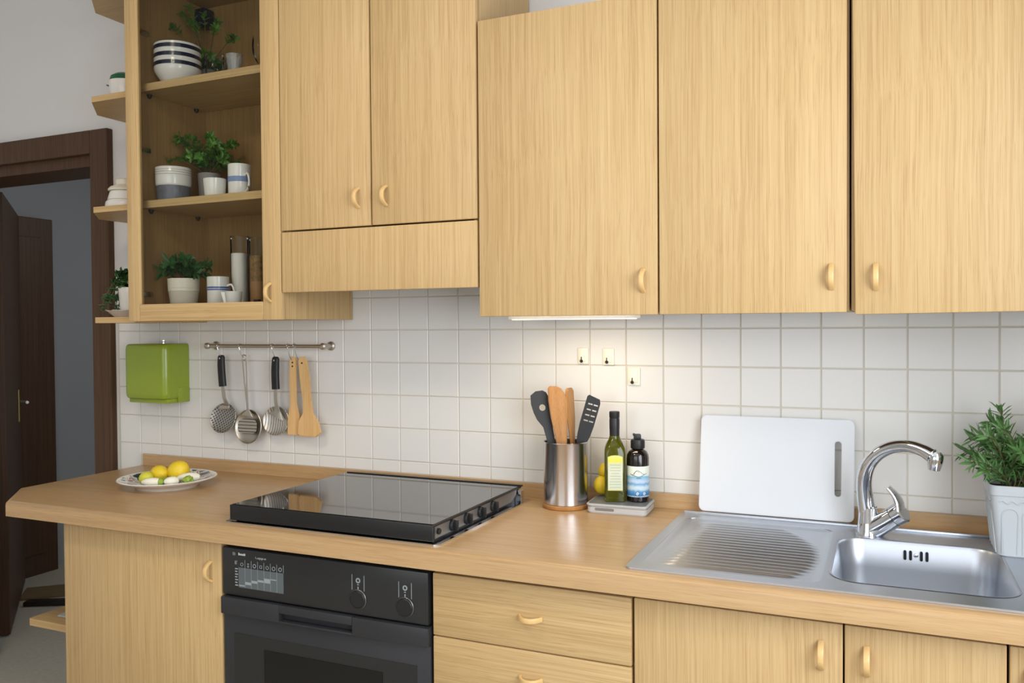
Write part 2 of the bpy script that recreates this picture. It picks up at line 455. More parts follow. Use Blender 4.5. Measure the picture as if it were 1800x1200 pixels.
bm = bmnew(); box(bm, -2.955, -2.86, 0.62, 1.18, 0, 2.03, 0.004); box(bm, -2.86, -2.85, 0.70, 1.10, 0.12, 1.92, 0.003); struct('door_2', bm, 'darkwood')

# ================================================================ BASE UNITS
def bow_handle(parent, c, length=0.05, axis='z', out=0.021, wd=0.011):
    """Flat bow pull standing out of a vertical front (towards -y)."""
    bm = bmnew(); pts = []
    for i in range(15):
        t = -1 + 2 * i / 14
        d = out * (1 - abs(t) ** 2.6) + 0.0005
        pts.append((c[0], c[1] - d, c[2] + t * length / 2) if axis == 'z' else (c[0] + t * length / 2, c[1] - d, c[2]))
    sweep(bm, pts, rrect(wd, 0.0062, 0.002, 2), (1, 0, 0) if axis == 'z' else (0, 0, 1))
    bmesh.ops.recalc_face_normals(bm, faces=bm.faces[:])
    return obj('handle', bm, 'beech', parent)

def front(name, parent, x0, x1, z0, z1, y=-0.58, m='oak', th=0.018, bev=0.0025):
    bm = bmnew(); box(bm, x0, x1, y, y + th, z0, z1, bev, 2)
    return obj(name, bm, m, parent)

def body(parent, x0, x1, z0, z1, yf, yb=-0.004, t=0.018, m='oak', inner='carcass'):
    for xa in (x0, x1 - t):
        bm = bmnew(); box(bm, xa, xa + t, yf, yb, z0, z1); obj('side_panel', bm, m, parent, False)
    bm = bmnew(); box(bm, x0 + t, x1 - t, yf + 0.002, yb, z0, z0 + t); box(bm, x0 + t, x1 - t, yf + 0.002, yb, z1 - t, z1); box(bm, x0 + t, x1 - t, yb - 0.008, yb, z0 + t, z1 - t)
    obj('carcass', bm, inner, parent, False)

TOPZ, CB = 0.917, 0.8735
YF = -0.58
t = thing('base_cabinet', 'oak base cabinet with one door, left of the black oven', 'cabinet', (-0.26, -0.3, 0))
body(t, -0.538, 0.026, 0.10, CB - 0.001, -0.56)
d = front('door', t, -0.540, 0.0265, 0.105, 0.8605)
bow_handle(d, (-0.0075, YF, 0.787))
bm = bmnew(); box(bm, -0.53, 0.02, -0.52, -0.50, 0, 0.10); obj('plinth', bm, 'carcass', t, False)

t = thing('drawer_cabinet', 'oak drawer unit between the oven and the sink cupboard', 'cabinet', (0.86, -0.3, 0))
body(t, 0.632, 1.085, 0.10, CB - 0.001, -0.56)
zz = [0.857, 0.7165, 0.555, 0.33, 0.105]
for k in range(4):
    d = front('drawer', t, 0.6315, 1.0840, zz[k + 1] + 0.0012, zz[k] - 0.0012, m='oak_x')
    bow_handle(d, (0.866, YF, [0.787, 0.6575, 0.49, 0.25][k]), axis='x')
bm = bmnew(); box(bm, 0.64, 1.08, -0.52, -0.50, 0, 0.10); obj('plinth', bm, 'carcass', t, False)

t = thing('sink_cabinet', 'pale oak cupboard with two doors under the steel sink', 'cabinet', (1.41, -0.3, 0))
for xa, zt_ in ((1.090, 0.872), (1.716, 0.745)):
    bm = bmnew(); box(bm, xa, xa + 0.018, -0.56, -0.004, 0.10, zt_); obj('side_panel', bm, 'oak', t, False)
bm = bmnew(); box(bm, 1.108, 1.716, -0.558, -0.004, 0.10, 0.118); box(bm, 1.108, 1.716, -0.012, -0.004, 0.118, 0.872); obj('carcass', bm, 'carcass', t, False)
bm = bmnew(); box(bm, 1.108, 1.716, -0.558, -0.542, 0.80, 0.872); obj('front_rail', bm, 'carcass', t, False)
d = front('door', t, 1.0895, 1.4765, 0.105, 0.8575); bow_handle(d, (1.4398, YF, 0.797))
d = front('door', t, 1.4795, 1.7335, 0.105, 0.8575); bow_handle(d, (1.5162, YF, 0.797))
bm = bmnew(); box(bm, 1.09, 1.73, -0.52, -0.50, 0, 0.10); obj('plinth', bm, 'carcass', t, False)

t = thing('corner_cabinet', 'oak corner cupboard at the right end, cut off by the picture edge', 'cabinet', (2.0, -0.3, 0))
for xa, zt_ in ((1.738, 0.745), (2.174, 0.872)):
    bm = bmnew(); box(bm, xa, xa + 0.018, -0.56, -0.004, 0.10, zt_); obj('side_panel', bm, 'oak', t, False)
bm = bmnew(); box(bm, 1.756, 2.174, -0.558, -0.004, 0.10, 0.118); box(bm, 1.756, 2.174, -0.012, -0.004, 0.118, 0.745); obj('carcass', bm, 'carcass', t, False)
d = front('door', t, 1.7375, 2.190, 0.105, 0.8575); bow_handle(d, (1.765, YF, 0.797))
bm = bmnew(); box(bm, 1.74, 2.18, -0.52, -0.50, 0, 0.10); obj('plinth', bm, 'carcass', t, False)

# open end shelf left of the base cabinet
def end_outline(xr, xl, yf, yb, ch):
    return [(xr, yf), (xr, yb), (xl, yb), (xl, yf + ch), (xl + ch, yf)]
t = thing('end_shelf_unit', 'low open oak shelf under the chamfered worktop end', 'shelf', (-0.70, -0.3, 0))
for z in (0.10, 0.493):
    bm = bmnew(); prism(bm, [(-0.541, -0.461), (-0.541, -0.006), (-0.850, -0.006), (-0.850, -0.461)], z, z + 0.022); obj('shelf', bm, 'oak_x', t, False)
bm = bmnew(); box(bm, -0.850, -0.541, -0.006, 0.004, 0.122, CB - 0.001); obj('back_panel', bm, 'oak', t, False)
bm = bmnew(); box(bm, -0.82, -0.545, -0.43, -0.02, 0.0, 0.10); obj('plinth', bm, 'carcass', t, False)
bm = bmnew(); box(bm, -0.075, 0.075, -0.10, 0.10, 0, 0.005, 0.001); bm.transform(Matrix.Translation((-0.712, -0.315, 0.5155)) @ Matrix.Rotation(0.06, 4, 'Z'))
single('magazine', bm, 'paper', 'thin magazine lying on the low open oak shelf', 'magazine', (-0.712, -0.315, 0.5155))
bm = bmnew(); box(bm, -0.24, 0.20, -0.10, 0.10, 0, 0.012); bm.transform(Matrix.Translation((-2.42, 0.93, 0.0)) @ Matrix.Rotation(0.75, 4, 'Z'))
single('cardboard_sheet', bm, 'cardboard', 'flat brown cardboard sheet on the hallway floor', 'cardboard', (-2.42, 0.93, 0))
bm = bmnew(); box(bm, -0.20, 0.16, -0.03, 0.03, 0, 0.025, 0.008); bm.transform(Matrix.Translation((-2.26, 0.76, 0.0)) @ Matrix.Rotation(0.5, 4, 'Z'))
single('dark_bundle', bm, 'dark', 'dark rolled bundle lying on the hallway floor', 'bundle', (-2.26, 0.76, 0))

# ---- oven
t = thing('built_in_oven', 'black built-in oven under the hob', 'oven', (0.328, -0.3, 0))
bm = bmnew(); box(bm, 0.030, 0.629, -0.562, -0.03, 0.11, 0.866); obj('housing', bm, 'black', t, False)
bm = bmnew(); box(bm, 0.034, 0.622, -0.584, -0.562, 0.7365, 0.8545, 0.003); pan = obj('control_panel', bm, 'ovenpanel', t)
bm = bmnew(); box(bm, 0.034, 0.625, -0.580, -0.562, 0.26, 0.690, 0.002); dr = obj('door', bm, 'ovendoor', t)
# handle bar with a recessed grip
bm = bmnew(); yf = -0.592
box(bm, 0.034, 0.214, yf, -0.562, 0.690, 0.7325, 0.002); box(bm, 0.424, 0.625, yf, -0.562, 0.690, 0.7325, 0.002)
box(bm, 0.214, 0.424, yf, -0.562, 0.7130, 0.7325, 0.001); box(bm, 0.214, 0.424, yf, -0.562, 0.690, 0.6945, 0.001); box(bm, 0.214, 0.424, -0.572, -0.562, 0.694, 0.714)
obj('handle_rail', bm, 'ovendoor', dr)
bm = bmnew(); box(bm, 0.066, 0.59, -0.5812, -0.579, 0.30, 0.642); obj('glass_border', bm, 'ovenpanel', dr, False)
bm = bmnew(); box(bm, 0.160, 0.500, -0.5822, -0.580, 0.34, 0.613); obj('window', bm, 'ovenwindow', dr, False)
for kx, kz in ((0.4375, 0.7735), (0.563, 0.7715)):
    T = Matrix.Translation((kx, -0.584, kz)) @ Matrix.Rotation(PI / 2, 4, 'X')
    bm = bmnew(); lathe(bm, [(0.0215, 0), (0.0215, 0.003), (0.0195, 0.003), (0.0195, 0.0035), (0.0180, 0.0048), (0.0, 0.0048)], 36, T); k = obj('knob', bm, 'blackplastic', pan)
    bm = bmnew(); lathe(bm, [(0.0218, 0.0002), (0.0226, 0.001), (0.0226, 0.0022), (0.0218, 0.003)], 36, T, False); obj('ring', bm, 'greysteel', k)
    bm = bmnew()
    for sx in (-0.0165, 0.0165): box(bm, kx + sx - 0.0006, kx + sx + 0.0006, -0.5848, -0.584, kz + 0.020, kz + 0.056)
    box(bm, kx - 0.0012, kx + 0.0012, -0.5848, -0.584, kz + 0.023, kz + 0.029); box(bm, kx - 0.0022, kx + 0.0022, -0.5848, -0.584, kz + 0.0325, kz + 0.0345)
    lathe(bm, [(0.0032, 0.0), (0.0032, 0.0008), (0.0062, 0.0008), (0.0062, 0.0)], 16, Matrix.Translation((kx, -0.584, kz + 0.043)) @ Matrix.Rotation(PI / 2, 4, 'X'), False)
    obj('scale_marks', bm, 'print', pan, False)
yp = -0.5843
def marks(name, rects, m, parent, y=yp):
    bm = bmnew()
    for (x0, x1, z0, z1) in rects: box(bm, x0, x1, y - 0.0004, y + 0.0004, z0, z1)
    return obj(name, bm, m, parent, False)
marks('display_field', [(0.0855, 0.2235, 0.7590, 0.8085)], 'printdim', pan)
gx = [0.0865 + i * 0.0196 for i in range(8)]
marks('column_lines', [(x - 0.0004, x + 0.0004, 0.8095, 0.828) for x in gx[1:]] + [(x - 0.0003, x + 0.0003, 0.760, 0.8085) for x in gx[1:-1]], 'print', pan, yp - 0.0003)
marks('temperature_bars', [(gx[0] + .001, gx[1] - .001, 0.7625, 0.7655), (gx[1] + .001, gx[2] - .001, 0.7680, 0.7745), (gx[2] + .001, gx[3] - .001, 0.7740, 0.7800), (gx[3] + .001, gx[4] - .001, 0.7790, 0.7840), (gx[4] + .001, gx[5] - .001, 0.7790, 0.7900), (gx[5] + .001, gx[6] - .002, 0.7880, 0.7905)], 'print', pan, yp - 0.0004)
marks('temperature_scale', [(0.0745, 0.0835 - 0.002 * (i % 2), 0.7620 + i * 0.0068, 0.7648 + i * 0.0068) for i in range(7)] + [(0.0745, 0.0762, 0.815, 0.824), (0.0782, 0.0822, 0.8225, 0.824), (0.0782, 0.0795, 0.815, 0.824)], 'print', pan)
bm = bmnew()
for i in range(7):
    c = ((gx[i] + gx[i + 1]) / 2, yp, 0.8165)
    if i == 6: c = ((gx[6] + gx[6] + 0.0196) / 2, yp, 0.8165)
    if i in (0, 4): lathe(bm, [(0.0036, 0), (0.0036, 0.0005), (0.0050, 0.0005), (0.0050, 0)], 5 if i == 0 else 6, Matrix.Translation(c) @ Matrix.Rotation(PI / 2, 4, 'X'), False)
    elif i in (1,): box(bm, c[0] - 0.003, c[0] + 0.003, yp - 0.0004, yp, c[2] + 0.002, c[2] + 0.004); lathe(bm, [(0.0015, 0), (0.0015, 0.0005), (0.003, 0.0005), (0.003, 0)], 8, Matrix.Translation((c[0], c[1], c[2] - 0.003)) @ Matrix.Rotation(PI / 2, 4, 'X'), False)
    else: lathe(bm, [(0.0036, 0), (0.0036, 0.0005), (0.0052, 0.0005), (0.0052, 0)], 14 if i != 3 else 4, Matrix.Translation(c) @ Matrix.Rotation(PI / 2, 4, 'X') @ Matrix.Rotation(PI / 4, 4, 'Z'), False)
obj('function_symbols', bm, 'print', pan, False)
# two short illegible words and a square emblem along the top edge of the panel
marks('emblem', [(0.0680, 0.0758, 0.8370, 0.8383), (0.0680, 0.0758, 0.8435, 0.8448), (0.0680, 0.0693, 0.8370, 0.8448), (0.0745, 0.0758, 0.8370, 0.8448), (0.0705, 0.0735, 0.8395, 0.8420)], 'print', pan)
wr = []; x = 0.0855
for wdt, h in ((.0030, .0062), (.0028, .0042), (.0024, .0042), (.0028, .0042), (.0026, .0042), (.0012, .0058), (.0026, .0054)):
    wr.append((x, x + wdt, 0.8385, 0.8385 + h)); x += wdt + 0.0007
marks('maker_name', wr, 'printwhite', pan)
wr = []; x = 0.1390
for wdt, h, dz in ((.0010, .0050, 0), (.0040, .0012, 0), (.0030, .0034, 0), (.0030, .0050, -.0018), (.0012, .0040, 0), (.0032, .0050, -.0018), (.0028, .0034, 0), (.0012, .0010, 0), (.0044, .0034, 0)):
    wr.append((x, x + wdt, 0.8352 + dz, 0.8352 + dz + h)); x += wdt + 0.0010
marks('model_name', wr, 'print', pan)

# ================================================================ WORKTOP
t = thing('worktop', 'long oak worktop with a chamfered left end', 'worktop', (0.7, -0.31, CB))
path = [(2.195, -0.62), (-0.722, -0.62), (-0.868, -0.474), (-0.868, -0.002)]
th = TOPZ - CB
prof = [(0.0, -th), (0.0, -th * 0.28), (0.0016, -th * 0.12), (0.006, -th * 0.03), (0.013, 0.0)]   # (inset, z)
def offset_path(path, d):
    out = []
    for i, p in enumerate(path):
        ns = []
        for a, b in ((i - 1, i), (i, i + 1)):
            if a < 0 or b >= len(path): continue
            v = (Vector(path[b]) - Vector(path[a])).normalized(); ns.append(Vector((v.y, -v.x)))
        if len(ns) == 1: o_ = ns[0] * d
        else:
            nb = (ns[0] + ns[1]).normalized(); o_ = nb * (d / nb.dot(ns[0]))
        out.append((p[0] + o_.x, p[1] + o_.y))
    return out
bm = bmnew()
rings = []
for ins, dz in prof:
    q = offset_path(path, ins)
    rings.append([bm.verts.new((x, y, TOPZ + dz)) for x, y in q])
if rings[-1][0].co.y < -0.62:       # offset went outwards: flip
    bm.clear(); rings = []
    for ins, dz in prof:
        q = offset_path(path, -ins)
        rings.append([bm.verts.new((x, y, TOPZ + dz)) for x, y in q])
for a, b in zip(rings, rings[1:]):
    for i in range(len(a) - 1): bm.faces.new((a[i], a[i + 1], b[i + 1], b[i]))
HX0, HX1, HY0, HY1 = 1.435, 1.785, -0.540, -0.160
for ring in (rings[-1], rings[0]):
    z = ring[0].co.z
    ex = bm.verts.new((2.195, -0.002, z))
    loop = ring + [ex]
    es = []
    for i in range(len(loop)):
        e = bm.edges.get((loop[i], loop[(i + 1) % len(loop)])) or bm.edges.new((loop[i], loop[(i + 1) % len(loop)])); es.append(e)
    hv = [bm.verts.new((x, y, z)) for x, y in ((HX0, HY0), (HX1, HY0), (HX1, HY1), (HX0, HY1))]
    es += [bm.edges.new((hv[i], hv[(i + 1) % 4])) for i in range(4)]
    bmesh.ops.triangle_fill(bm, use_beauty=True, edges=es)
bmesh.ops.recalc_face_normals(bm, faces=bm.faces[:])
obj('slab', bm, 'top', t)
bm = bmnew(); out = [(-0.868, -0.001), (-0.868, -0.006), (-0.854, -0.020), (2.195, -0.020), (2.195, -0.001)]
prism(bm, out, TOPZ + 0.0002, 0.9555); single('upstand', bm, 'top', 'low oak upstand strip along the wall behind the worktop', 'upstand', (0.7, -0.01, TOPZ), smooth=False)

# ================================================================ HOB
t = thing('gas_hob', 'black hob with its smoked glass lid shut, set in the worktop', 'hob', (0.345, -0.33, TOPZ))
bm = bmnew(); prism(bm, rrect(0.606, 0.530, 0.012, 4, 0.349, -0.325), TOPZ, TOPZ + 0.004)
obj('tray', bm, 'chrome', t, False)
bm = bmnew(); box(bm, 0.064, 0.624, -0.565, -0.085, TOPZ + 0.004, 0.944); obj('hob_body', bm, 'black', t, False)
bm = bmnew(); box(bm, 0.055, 0.634, -0.580, -0.086, 0.9545, 0.9605, 0.0025, 3); box(bm, 0.0552, 0.6338, -0.5802, -0.569, 0.9225, 0.9605, 0.0032, 3); lid = obj('lid_frame', bm, 'black', t)
bm = bmnew(); box(bm, 0.060, 0.631, -0.574, -0.092, 0.9600, 0.9616); obj('lid_glass', bm, 'darkglass', lid, False)
bm = bmnew(); box(bm, 0.064, 0.638, -0.093, -0.086, 0.9600, 0.9640); obj('hinge_rail', bm, 'black', lid, False)
bm = bmnew(); prism(bm, [(-0.548, 0.9270), (-0.150, 0.9270), (-0.118, 0.9400), (-0.110, 0.9544), (-0.566, 0.9544), (-0.566, 0.9270)], 0.0, 0.006, Matrix(((0, 0, 1, 0.6245), (1, 0, 0, 0), (0, 1, 0, 0), (0, 0, 0, 1))))
pnl = obj('knob_panel', bm, 'greysteel', t, False)
for ky in (-0.487, -0.414, -0.340, -0.267):
    T = Matrix.Translation((0.6305, ky, 0.9410)) @ Matrix.Rotation(PI / 2, 4, 'Y')
    bm = bmnew(); lathe(bm, [(0.0132, 0), (0.0132, 0.005), (0.0115, 0.008), (0.0, 0.008)], 24, T); k = obj('knob', bm, 'blackplastic', pnl)
    bm = bmnew(); box(bm, -0.0122, 0.0122, -0.0026, 0.0026, 0.006, 0.018, 0.001); bm.transform(T); obj('grip', bm, 'blackplastic', k)
bm = bmnew(); lathe(bm, [(0.007, 0), (0.007, 0.005), (0.005, 0.0065), (0, 0.0065)], 18, Matrix.Translation((0.6305, -0.552, 0.9415)) @ Matrix.Rotation(PI / 2, 4, 'Y')); obj('ignition_button', bm, 'blackplastic', pnl)
bm = bmnew(); box(bm, 0.628, 0.642, -0.108, -0.102, TOPZ + 0.004, 0.9540, 0.001); box(bm, 0.614, 0.640, -0.102, -0.086, TOPZ + 0.004, 0.950); obj('hinge_bracket', bm, 'chrome', t, False)

# ================================================================ SINK
t = thing('steel_sink', 'stainless steel sink with ridged drainer on the left', 'sink', (1.45, -0.33, TOPZ))
X0, X1, Y0, Y1 = 1.073, 1.880, -0.590, -0.066
bx0, bx1, by0, by1 = 1.452, 1.764, -0.526, -0.180
bowl_out = rrect(bx1 - bx0, by1 - by0, 0.052, 8, (bx0 + bx1) / 2, (by0 + by1) / 2)
dx0, dx1, dy0, dy1 = 1.096, 1.438, -0.560, -0.118
drain_out = rrect(dx1 - dx0, dy1 - dy0, 0.03, 5, (dx0 + dx1) / 2, (dy0 + dy1) / 2)
deckz = TOPZ + 0.0045
bm = bmnew(); prism(bm, rrect(X1 - X0, Y1 - Y0, 0.010, 4, (X0 + X1) / 2, (Y0 + Y1) / 2), TOPZ + 0.0005, deckz, None, [bowl_out, drain_out])
obj('deck', bm, 'sinksteel', t, False)
bm = bmnew(); box(bm, X0 + 0.006, X1, Y1 - 0.012, Y1, deckz - 0.001, deckz + 0.006, 0.002); obj('rear_rim', bm, 'sinksteel', t)
# ridged drainer as a height field
bm = bmnew(); nx, ny = 60, 180; grid = []
rx0, rx1, ry0, ry1 = 1.126, 1.428, -0.535, -0.146
for j in range(ny + 1):
    row = []
    y = dy0 - 0.003 + (dy1 - dy0 + 0.006) * j / ny
    for i in range(nx + 1):
        x = dx0 - 0.003 + (dx1 - dx0 + 0.006) * i / nx
        bez = min(x - dx0, dx1 - x, y - dy0, dy1 - y)
        h = deckz - 0.0004 - 0.004 * max(0.0, min(1.0, bez / 0.016)) ** 1.5
        fy = (y - ry0) / (ry1 - ry0)
        if 0 < fy < 1:
            ph = fy * 17
            xr = rx1 - 0.060 * abs(2 * fy - 0.8) ** 2.2
            e = max(0, min(1, (x - rx0 - 0.01 * fy) / 0.03)) * max(0, min(1, (xr - x) / 0.02))
            h += 0.0042 * e * (0.5 - 0.5 * math.cos(2 * PI * ph)) ** 0.8
        row.append(bm.verts.new((x, y, h)))
    grid.append(row)
for j in range(ny):
    for i in range(nx): bm.faces.new((grid[j][i], grid[j][i + 1], grid[j + 1][i + 1], grid[j + 1][i]))
obj('drainer', bm, 'sinksteel', t)
# bowl
bm = bmnew(); cx_, cy_ = (bx0 + bx1) / 2, (by0 + by1) / 2; rings = []
W_, H_ = bx1 - bx0, by1 - by0
for ins, dz, rr in ((-0.004, 0.0008, 0.055), (0.0, -0.0005, 0.052), (0.003, -0.006, 0.050), (0.008, -0.06, 0.048), (0.013, -0.125, 0.046), (0.020, -0.143, 0.044), (0.035, -0.155, 0.036), (0.06, -0.158, 0.03)):
    rings.append([bm.verts.new((x, y, deckz + dz)) for x, y in rrect(W_ - 2 * ins, H_ - 2 * ins, rr, 8, cx_, cy_)])
for a, b in zip(rings, rings[1:]):
    for i in range(len(a)):
        j = (i + 1) % len(a); bm.faces.new((a[j], a[i], b[i], b[j]))
bm.faces.new(rings[-1]); bmesh.ops.recalc_face_normals(bm, faces=bm.faces[:])
for f in bm.faces: f.normal_flip()
bowl = obj('bowl', bm, 'sinksteel', t)
for sx in (1.586, 1.597, 1.618, 1.629):
    bm = bmnew(); prism(bm, rrect(0.0058, 0.021, 0.0028, 4, sx, 0.0), 0.0, 0.003, Matrix(((1, 0, 0, 0), (0, 0, 1, -0.1892), (0, 1, 0, 0.8955), (0, 0, 0, 1))))
    obj('overflow_slot', bm, 'black', bowl, False)
bm = bmnew(); lathe(bm, [(0.0045, 0), (0.0045, 0.001), (0.003, 0.002), (0, 0.002)], 14, Matrix.Translation((1.6075, -0.1860, 0.8955)) @ Matrix.Rotation(PI / 2, 4, 'X')); obj('overflow_screw', bm, 'steel', bowl)
bm = bmnew(); lathe(bm, [(0.034, 0), (0.034, 0.002), (0.027, 0.003), (0.027, 0.0015), (0.0, 0.0015)], 24, Matrix.Translation((cx_, cy_, deckz - 0.158))); obj('waste', bm, 'chrome', bowl)

# ---- mixer tap
t = thing('mixer_tap', 'chrome swan-neck mixer tap behind the sink bowl', 'tap', (1.512, -0.135, deckz))
bz = deckz
bm = bmnew(); lathe(bm, [(0.027, bz), (0.027, bz + 0.004), (0.0245, bz + 0.010), (0.0220, bz + 0.030), (0.0205, bz + 0.062), (0.0185, bz + 0.063), (0.0185, bz + 0.066), (0.0, bz + 0.066)], 32, Matrix.Translation((1.512, -0.135, 0))); obj('body', bm, 'chrome', t)
p = smooth_path([(1.510, -0.136, 0.972), (1.5045, -0.138, 1.010), (1.503, -0.143, 1.045), (1.511, -0.152, 1.080), (1.531, -0.164, 1.109), (1.559, -0.178, 1.1275), (1.590, -0.193, 1.1340), (1.617, -0.206, 1.1290), (1.637, -0.216, 1.1190)], 6)
n_ = len(p); bm = bmnew()
tube(bm, p, 0.0155, 18, [1.22 - 0.34 * min(1, i / (n_ * 0.7)) + (0.16 * max(0, (i / n_ - 0.85) / 0.15)) for i in range(n_)]); obj('spout', bm, 'chrome', t)
bm = bmnew(); lathe(bm, [(0.0118, 0), (0.0125, 0.003), (0.0138, 0.010), (0.0160, 0.022), (0.0155, 0.032), (0.010, 0.0395), (0.0, 0.0410)], 24, Matrix.Translation((1.6405, -0.218, 1.0890)) @ Matrix.Rotation(0.10, 4, 'Y')); obj('nozzle', bm, 'chrome', t)
bm = bmnew(); tube(bm, [(1.5160, -0.136, 0.9300), (1.5340, -0.143, 0.9445), (1.5560, -0.151, 0.9625), (1.5650, -0.154, 0.9700)], 0.0235, 26, [0.9, 1.0, 1.0, 0.99]); obj('valve_arm', bm, 'chrome', t)
bm = bmnew(); tube(bm, [(1.5660, -0.1545, 0.9708), (1.5730, -0.157, 0.9765), (1.5810, -0.160, 0.9830), (1.5835, -0.161, 0.9850)], 0.0235, 26, [0.98, 1.03, 1.02, 0.88]); lv = obj('lever_cap', bm, 'chrome', t)
bm = bmnew(); sweep(bm, smooth_path([(1.577, -0.160, 0.988), (1.574, -0.160, 1.006), (1.566, -0.159, 1.021), (1.553, -0.158, 1.036)], 5), rrect(0.040, 0.010, 0.0045, 3), (0.35, 0.94, 0), [1.05 - 0.028 * i for i in range(16)]); obj('lever', bm, 'chrome', lv)

# ================================================================ UPPER UNITS
UZ, UT = 1.423, 2.145          # right-hand wall cupboards
YU = -0.34
t = thing('wall_cabinet', 'oak wall cupboard with two doors above the bottles and chopping board', 'cabinet', (1.05, -0.17, UZ))
body(t, 0.634, 1.478, UZ + 0.004, UT, -0.320, 0.0, m='oak')
bm = bmnew(); box(bm, 1.070, 1.088, -0.318, -0.010, UZ + 0.022, UT - 0.018); obj('divider', bm, 'oak', t, False)
d = front('door', t, 0.6345, 1.0790, UZ, UT, YU); bow_handle(d, (1.0470, YU, 1.500))
d = front('door', t, 1.0830, 1.4740, UZ, UT, YU); bow_handle(d, (1.4445, YU, 1.4965))
t = thing('wall_cabinet', 'oak wall cupboard at the right edge, its door hanging slightly ajar', 'cabinet', (1.70, -0.17, UZ))
body(t, 1.482, 1.935, UZ + 0.004, UT, -0.320, 0.0, m='oak')
bm = bmnew(); box(bm, 1.4835, 1.9330, YU, YU + 0.018, UZ - 0.001, UT, 0.0025, 2)
# the door sags about its upper hinge
bm.transform(Matrix.Translation((1.933, YU + 0.018, UT)) @ Matrix.Rotation(-0.0085, 4, 'Y') @ Matrix.Rotation(0.012, 4, 'Z') @ Matrix.Translation((-1.933, -YU - 0.018, -UT)))
d = obj('door', bm, 'oak', t); bow_handle(d, (1.5285, YU - 0.0055, 1.4935))

t = thing('hood_cabinet', 'tall oak cupboard with extractor flap above the hob', 'cabinet', (0.33, -0.17, 1.495))
HT = 2.50
body(t, 0.030, 0.630, 1.60, HT, -0.320, 0.0)
d = front('door', t, 0.0300, 0.3205, 1.6645, HT, YU); bow_handle(d, (0.2835, YU, 1.738))
d = front('door', t, 0.3250, 0.6290, 1.6645, HT, YU); bow_handle(d, (0.3685, YU, 1.738))
front('extractor_flap', t, 0.0305, 0.6290, 1.4955, 1.6605, YU)
bm = bmnew(); box(bm, 0.034, 0.626, -0.318, -0.004, 1.520, 1.600); obj('extractor_body', bm, 'greysteel', t, False)
bm = bmnew(); box(bm, 0.040, 0.620, -0.322, -0.300, 1.497, 1.520); obj('extractor_slide', bm, 'black', t, False)

# glazed cabinet
GX0, GX1 = -0.566, 0.0275
GB = 1.4225
t = thing('glazed_cabinet', 'tall oak display cabinet with framed glass door and shelves of crockery', 'cabinet', (-0.27, -0.17, GB))
bm = bmnew(); box(bm, GX0, GX0 + 0.018, -0.322, -0.002, GB, HT); obj('side_panel', bm, 'oak', t, False)
bm = bmnew(); box(bm, GX1 - 0.018, GX1, -0.322, -0.002, GB, HT); obj('side_panel', bm, 'oak', t, False)
bm = bmnew(); box(bm, GX0 + 0.018, GX1 - 0.018, -0.014, -0.002, GB, HT); obj('back_panel', bm, 'inside', t, False)
for xa in (GX0 + 0.018, GX1 - 0.0195):
    bm = bmnew(); box(bm, xa, xa + 0.0015, -0.320, -0.014, GB + 0.018, HT - 0.02); obj('lining', bm, 'inside', t, False)
bm = bmnew(); box(bm, GX0 + 0.018, GX1 - 0.018, -0.321, -0.014, GB, GB + 0.018); obj('floor_panel', bm, 'oak_x', t, False)
bm = bmnew(); box(bm, GX0 + 0.018, GX1 - 0.018, -0.321, -0.014, 2.470, HT); obj('top_panel', bm, 'inside', t, False)
SH1, SH2 = 1.7915, 2.1480
for z in (SH1, SH2):
    bm = bmnew(); box(bm, GX0 + 0.020, GX1 - 0.020, -0.290, -0.016, z - 0.023, z, 0.0008, 1); sh = obj('shelf', bm, 'oak_x', t, False)
    for px_, py_ in ((GX0 + 0.024, -0.255), (GX0 + 0.024, -0.06), (GX1 - 0.024, -0.255), (GX1 - 0.024, -0.06)):
        bm = bmnew(); lathe(bm, [(0.008, 0), (0.008, 0.004), (0.004, 0.012), (0, 0.012)], 12, Matrix.Translation((px_, py_, z - 0.023)) @ Matrix.Rotation(PI, 4, 'X')); obj('shelf_pin', bm, 'dark', sh)
for z in (1.95, 1.505, 2.31):
    bm = bmnew(); box(bm, GX0 + 0.0195, GX0 + 0.028, -0.295, -0.255, z - 0.008, z + 0.008, 0.002); obj('hinge_plate', bm, 'steel', t)
for z in (2.2400,):
    bm = bmnew(); lathe(bm, [(0.006, 0), (0.006, 0.002), (0, 0.002)], 12, Matrix.Translation((GX0 + 0.0195, -0.17, z)) @ Matrix.Rotation(PI / 2, 4, 'Y')); obj('pin_hole', bm, 'dark', t)
bm = bmnew(); box(bm, GX0 + 0.021, GX0 + 0.066, -0.062, -0.016, 2.395, 2.455, 0.005); obj('hanging_bracket', bm, 'navy', t)
# door frame: stiles, rails, pane, handle
bm = bmnew(); box(bm, -0.5500, -0.5030, YU, YU + 0.018, 1.4210, HT, 0.0025, 2); dl = obj('door_stile', bm, 'oak', t)
bm = bmnew(); box(bm, -0.0365, 0.0270, YU, YU + 0.018, 1.4210, HT, 0.0025, 2); d2 = obj('door_stile', bm, 'oak', t)
bm = bmnew(); box(bm, -0.5029, -0.0366, YU, YU + 0.018, 1.4210, 1.4725, 0.0015, 1); obj('door_rail', bm, 'oak_x', t)
bm = bmnew(); box(bm, -0.5029, -0.0366, YU, YU + 0.018, 2.440, HT, 0.0015, 1); obj('door_rail', bm, 'oak_x', t)
bm = bmnew(); box(bm, -0.506, -0.034, YU + 0.008, YU + 0.011, 1.470, 2.442); obj('glass_pane', bm, 'pane', t, False)
bow_handle(d2, (-0.0100, YU, 1.497))

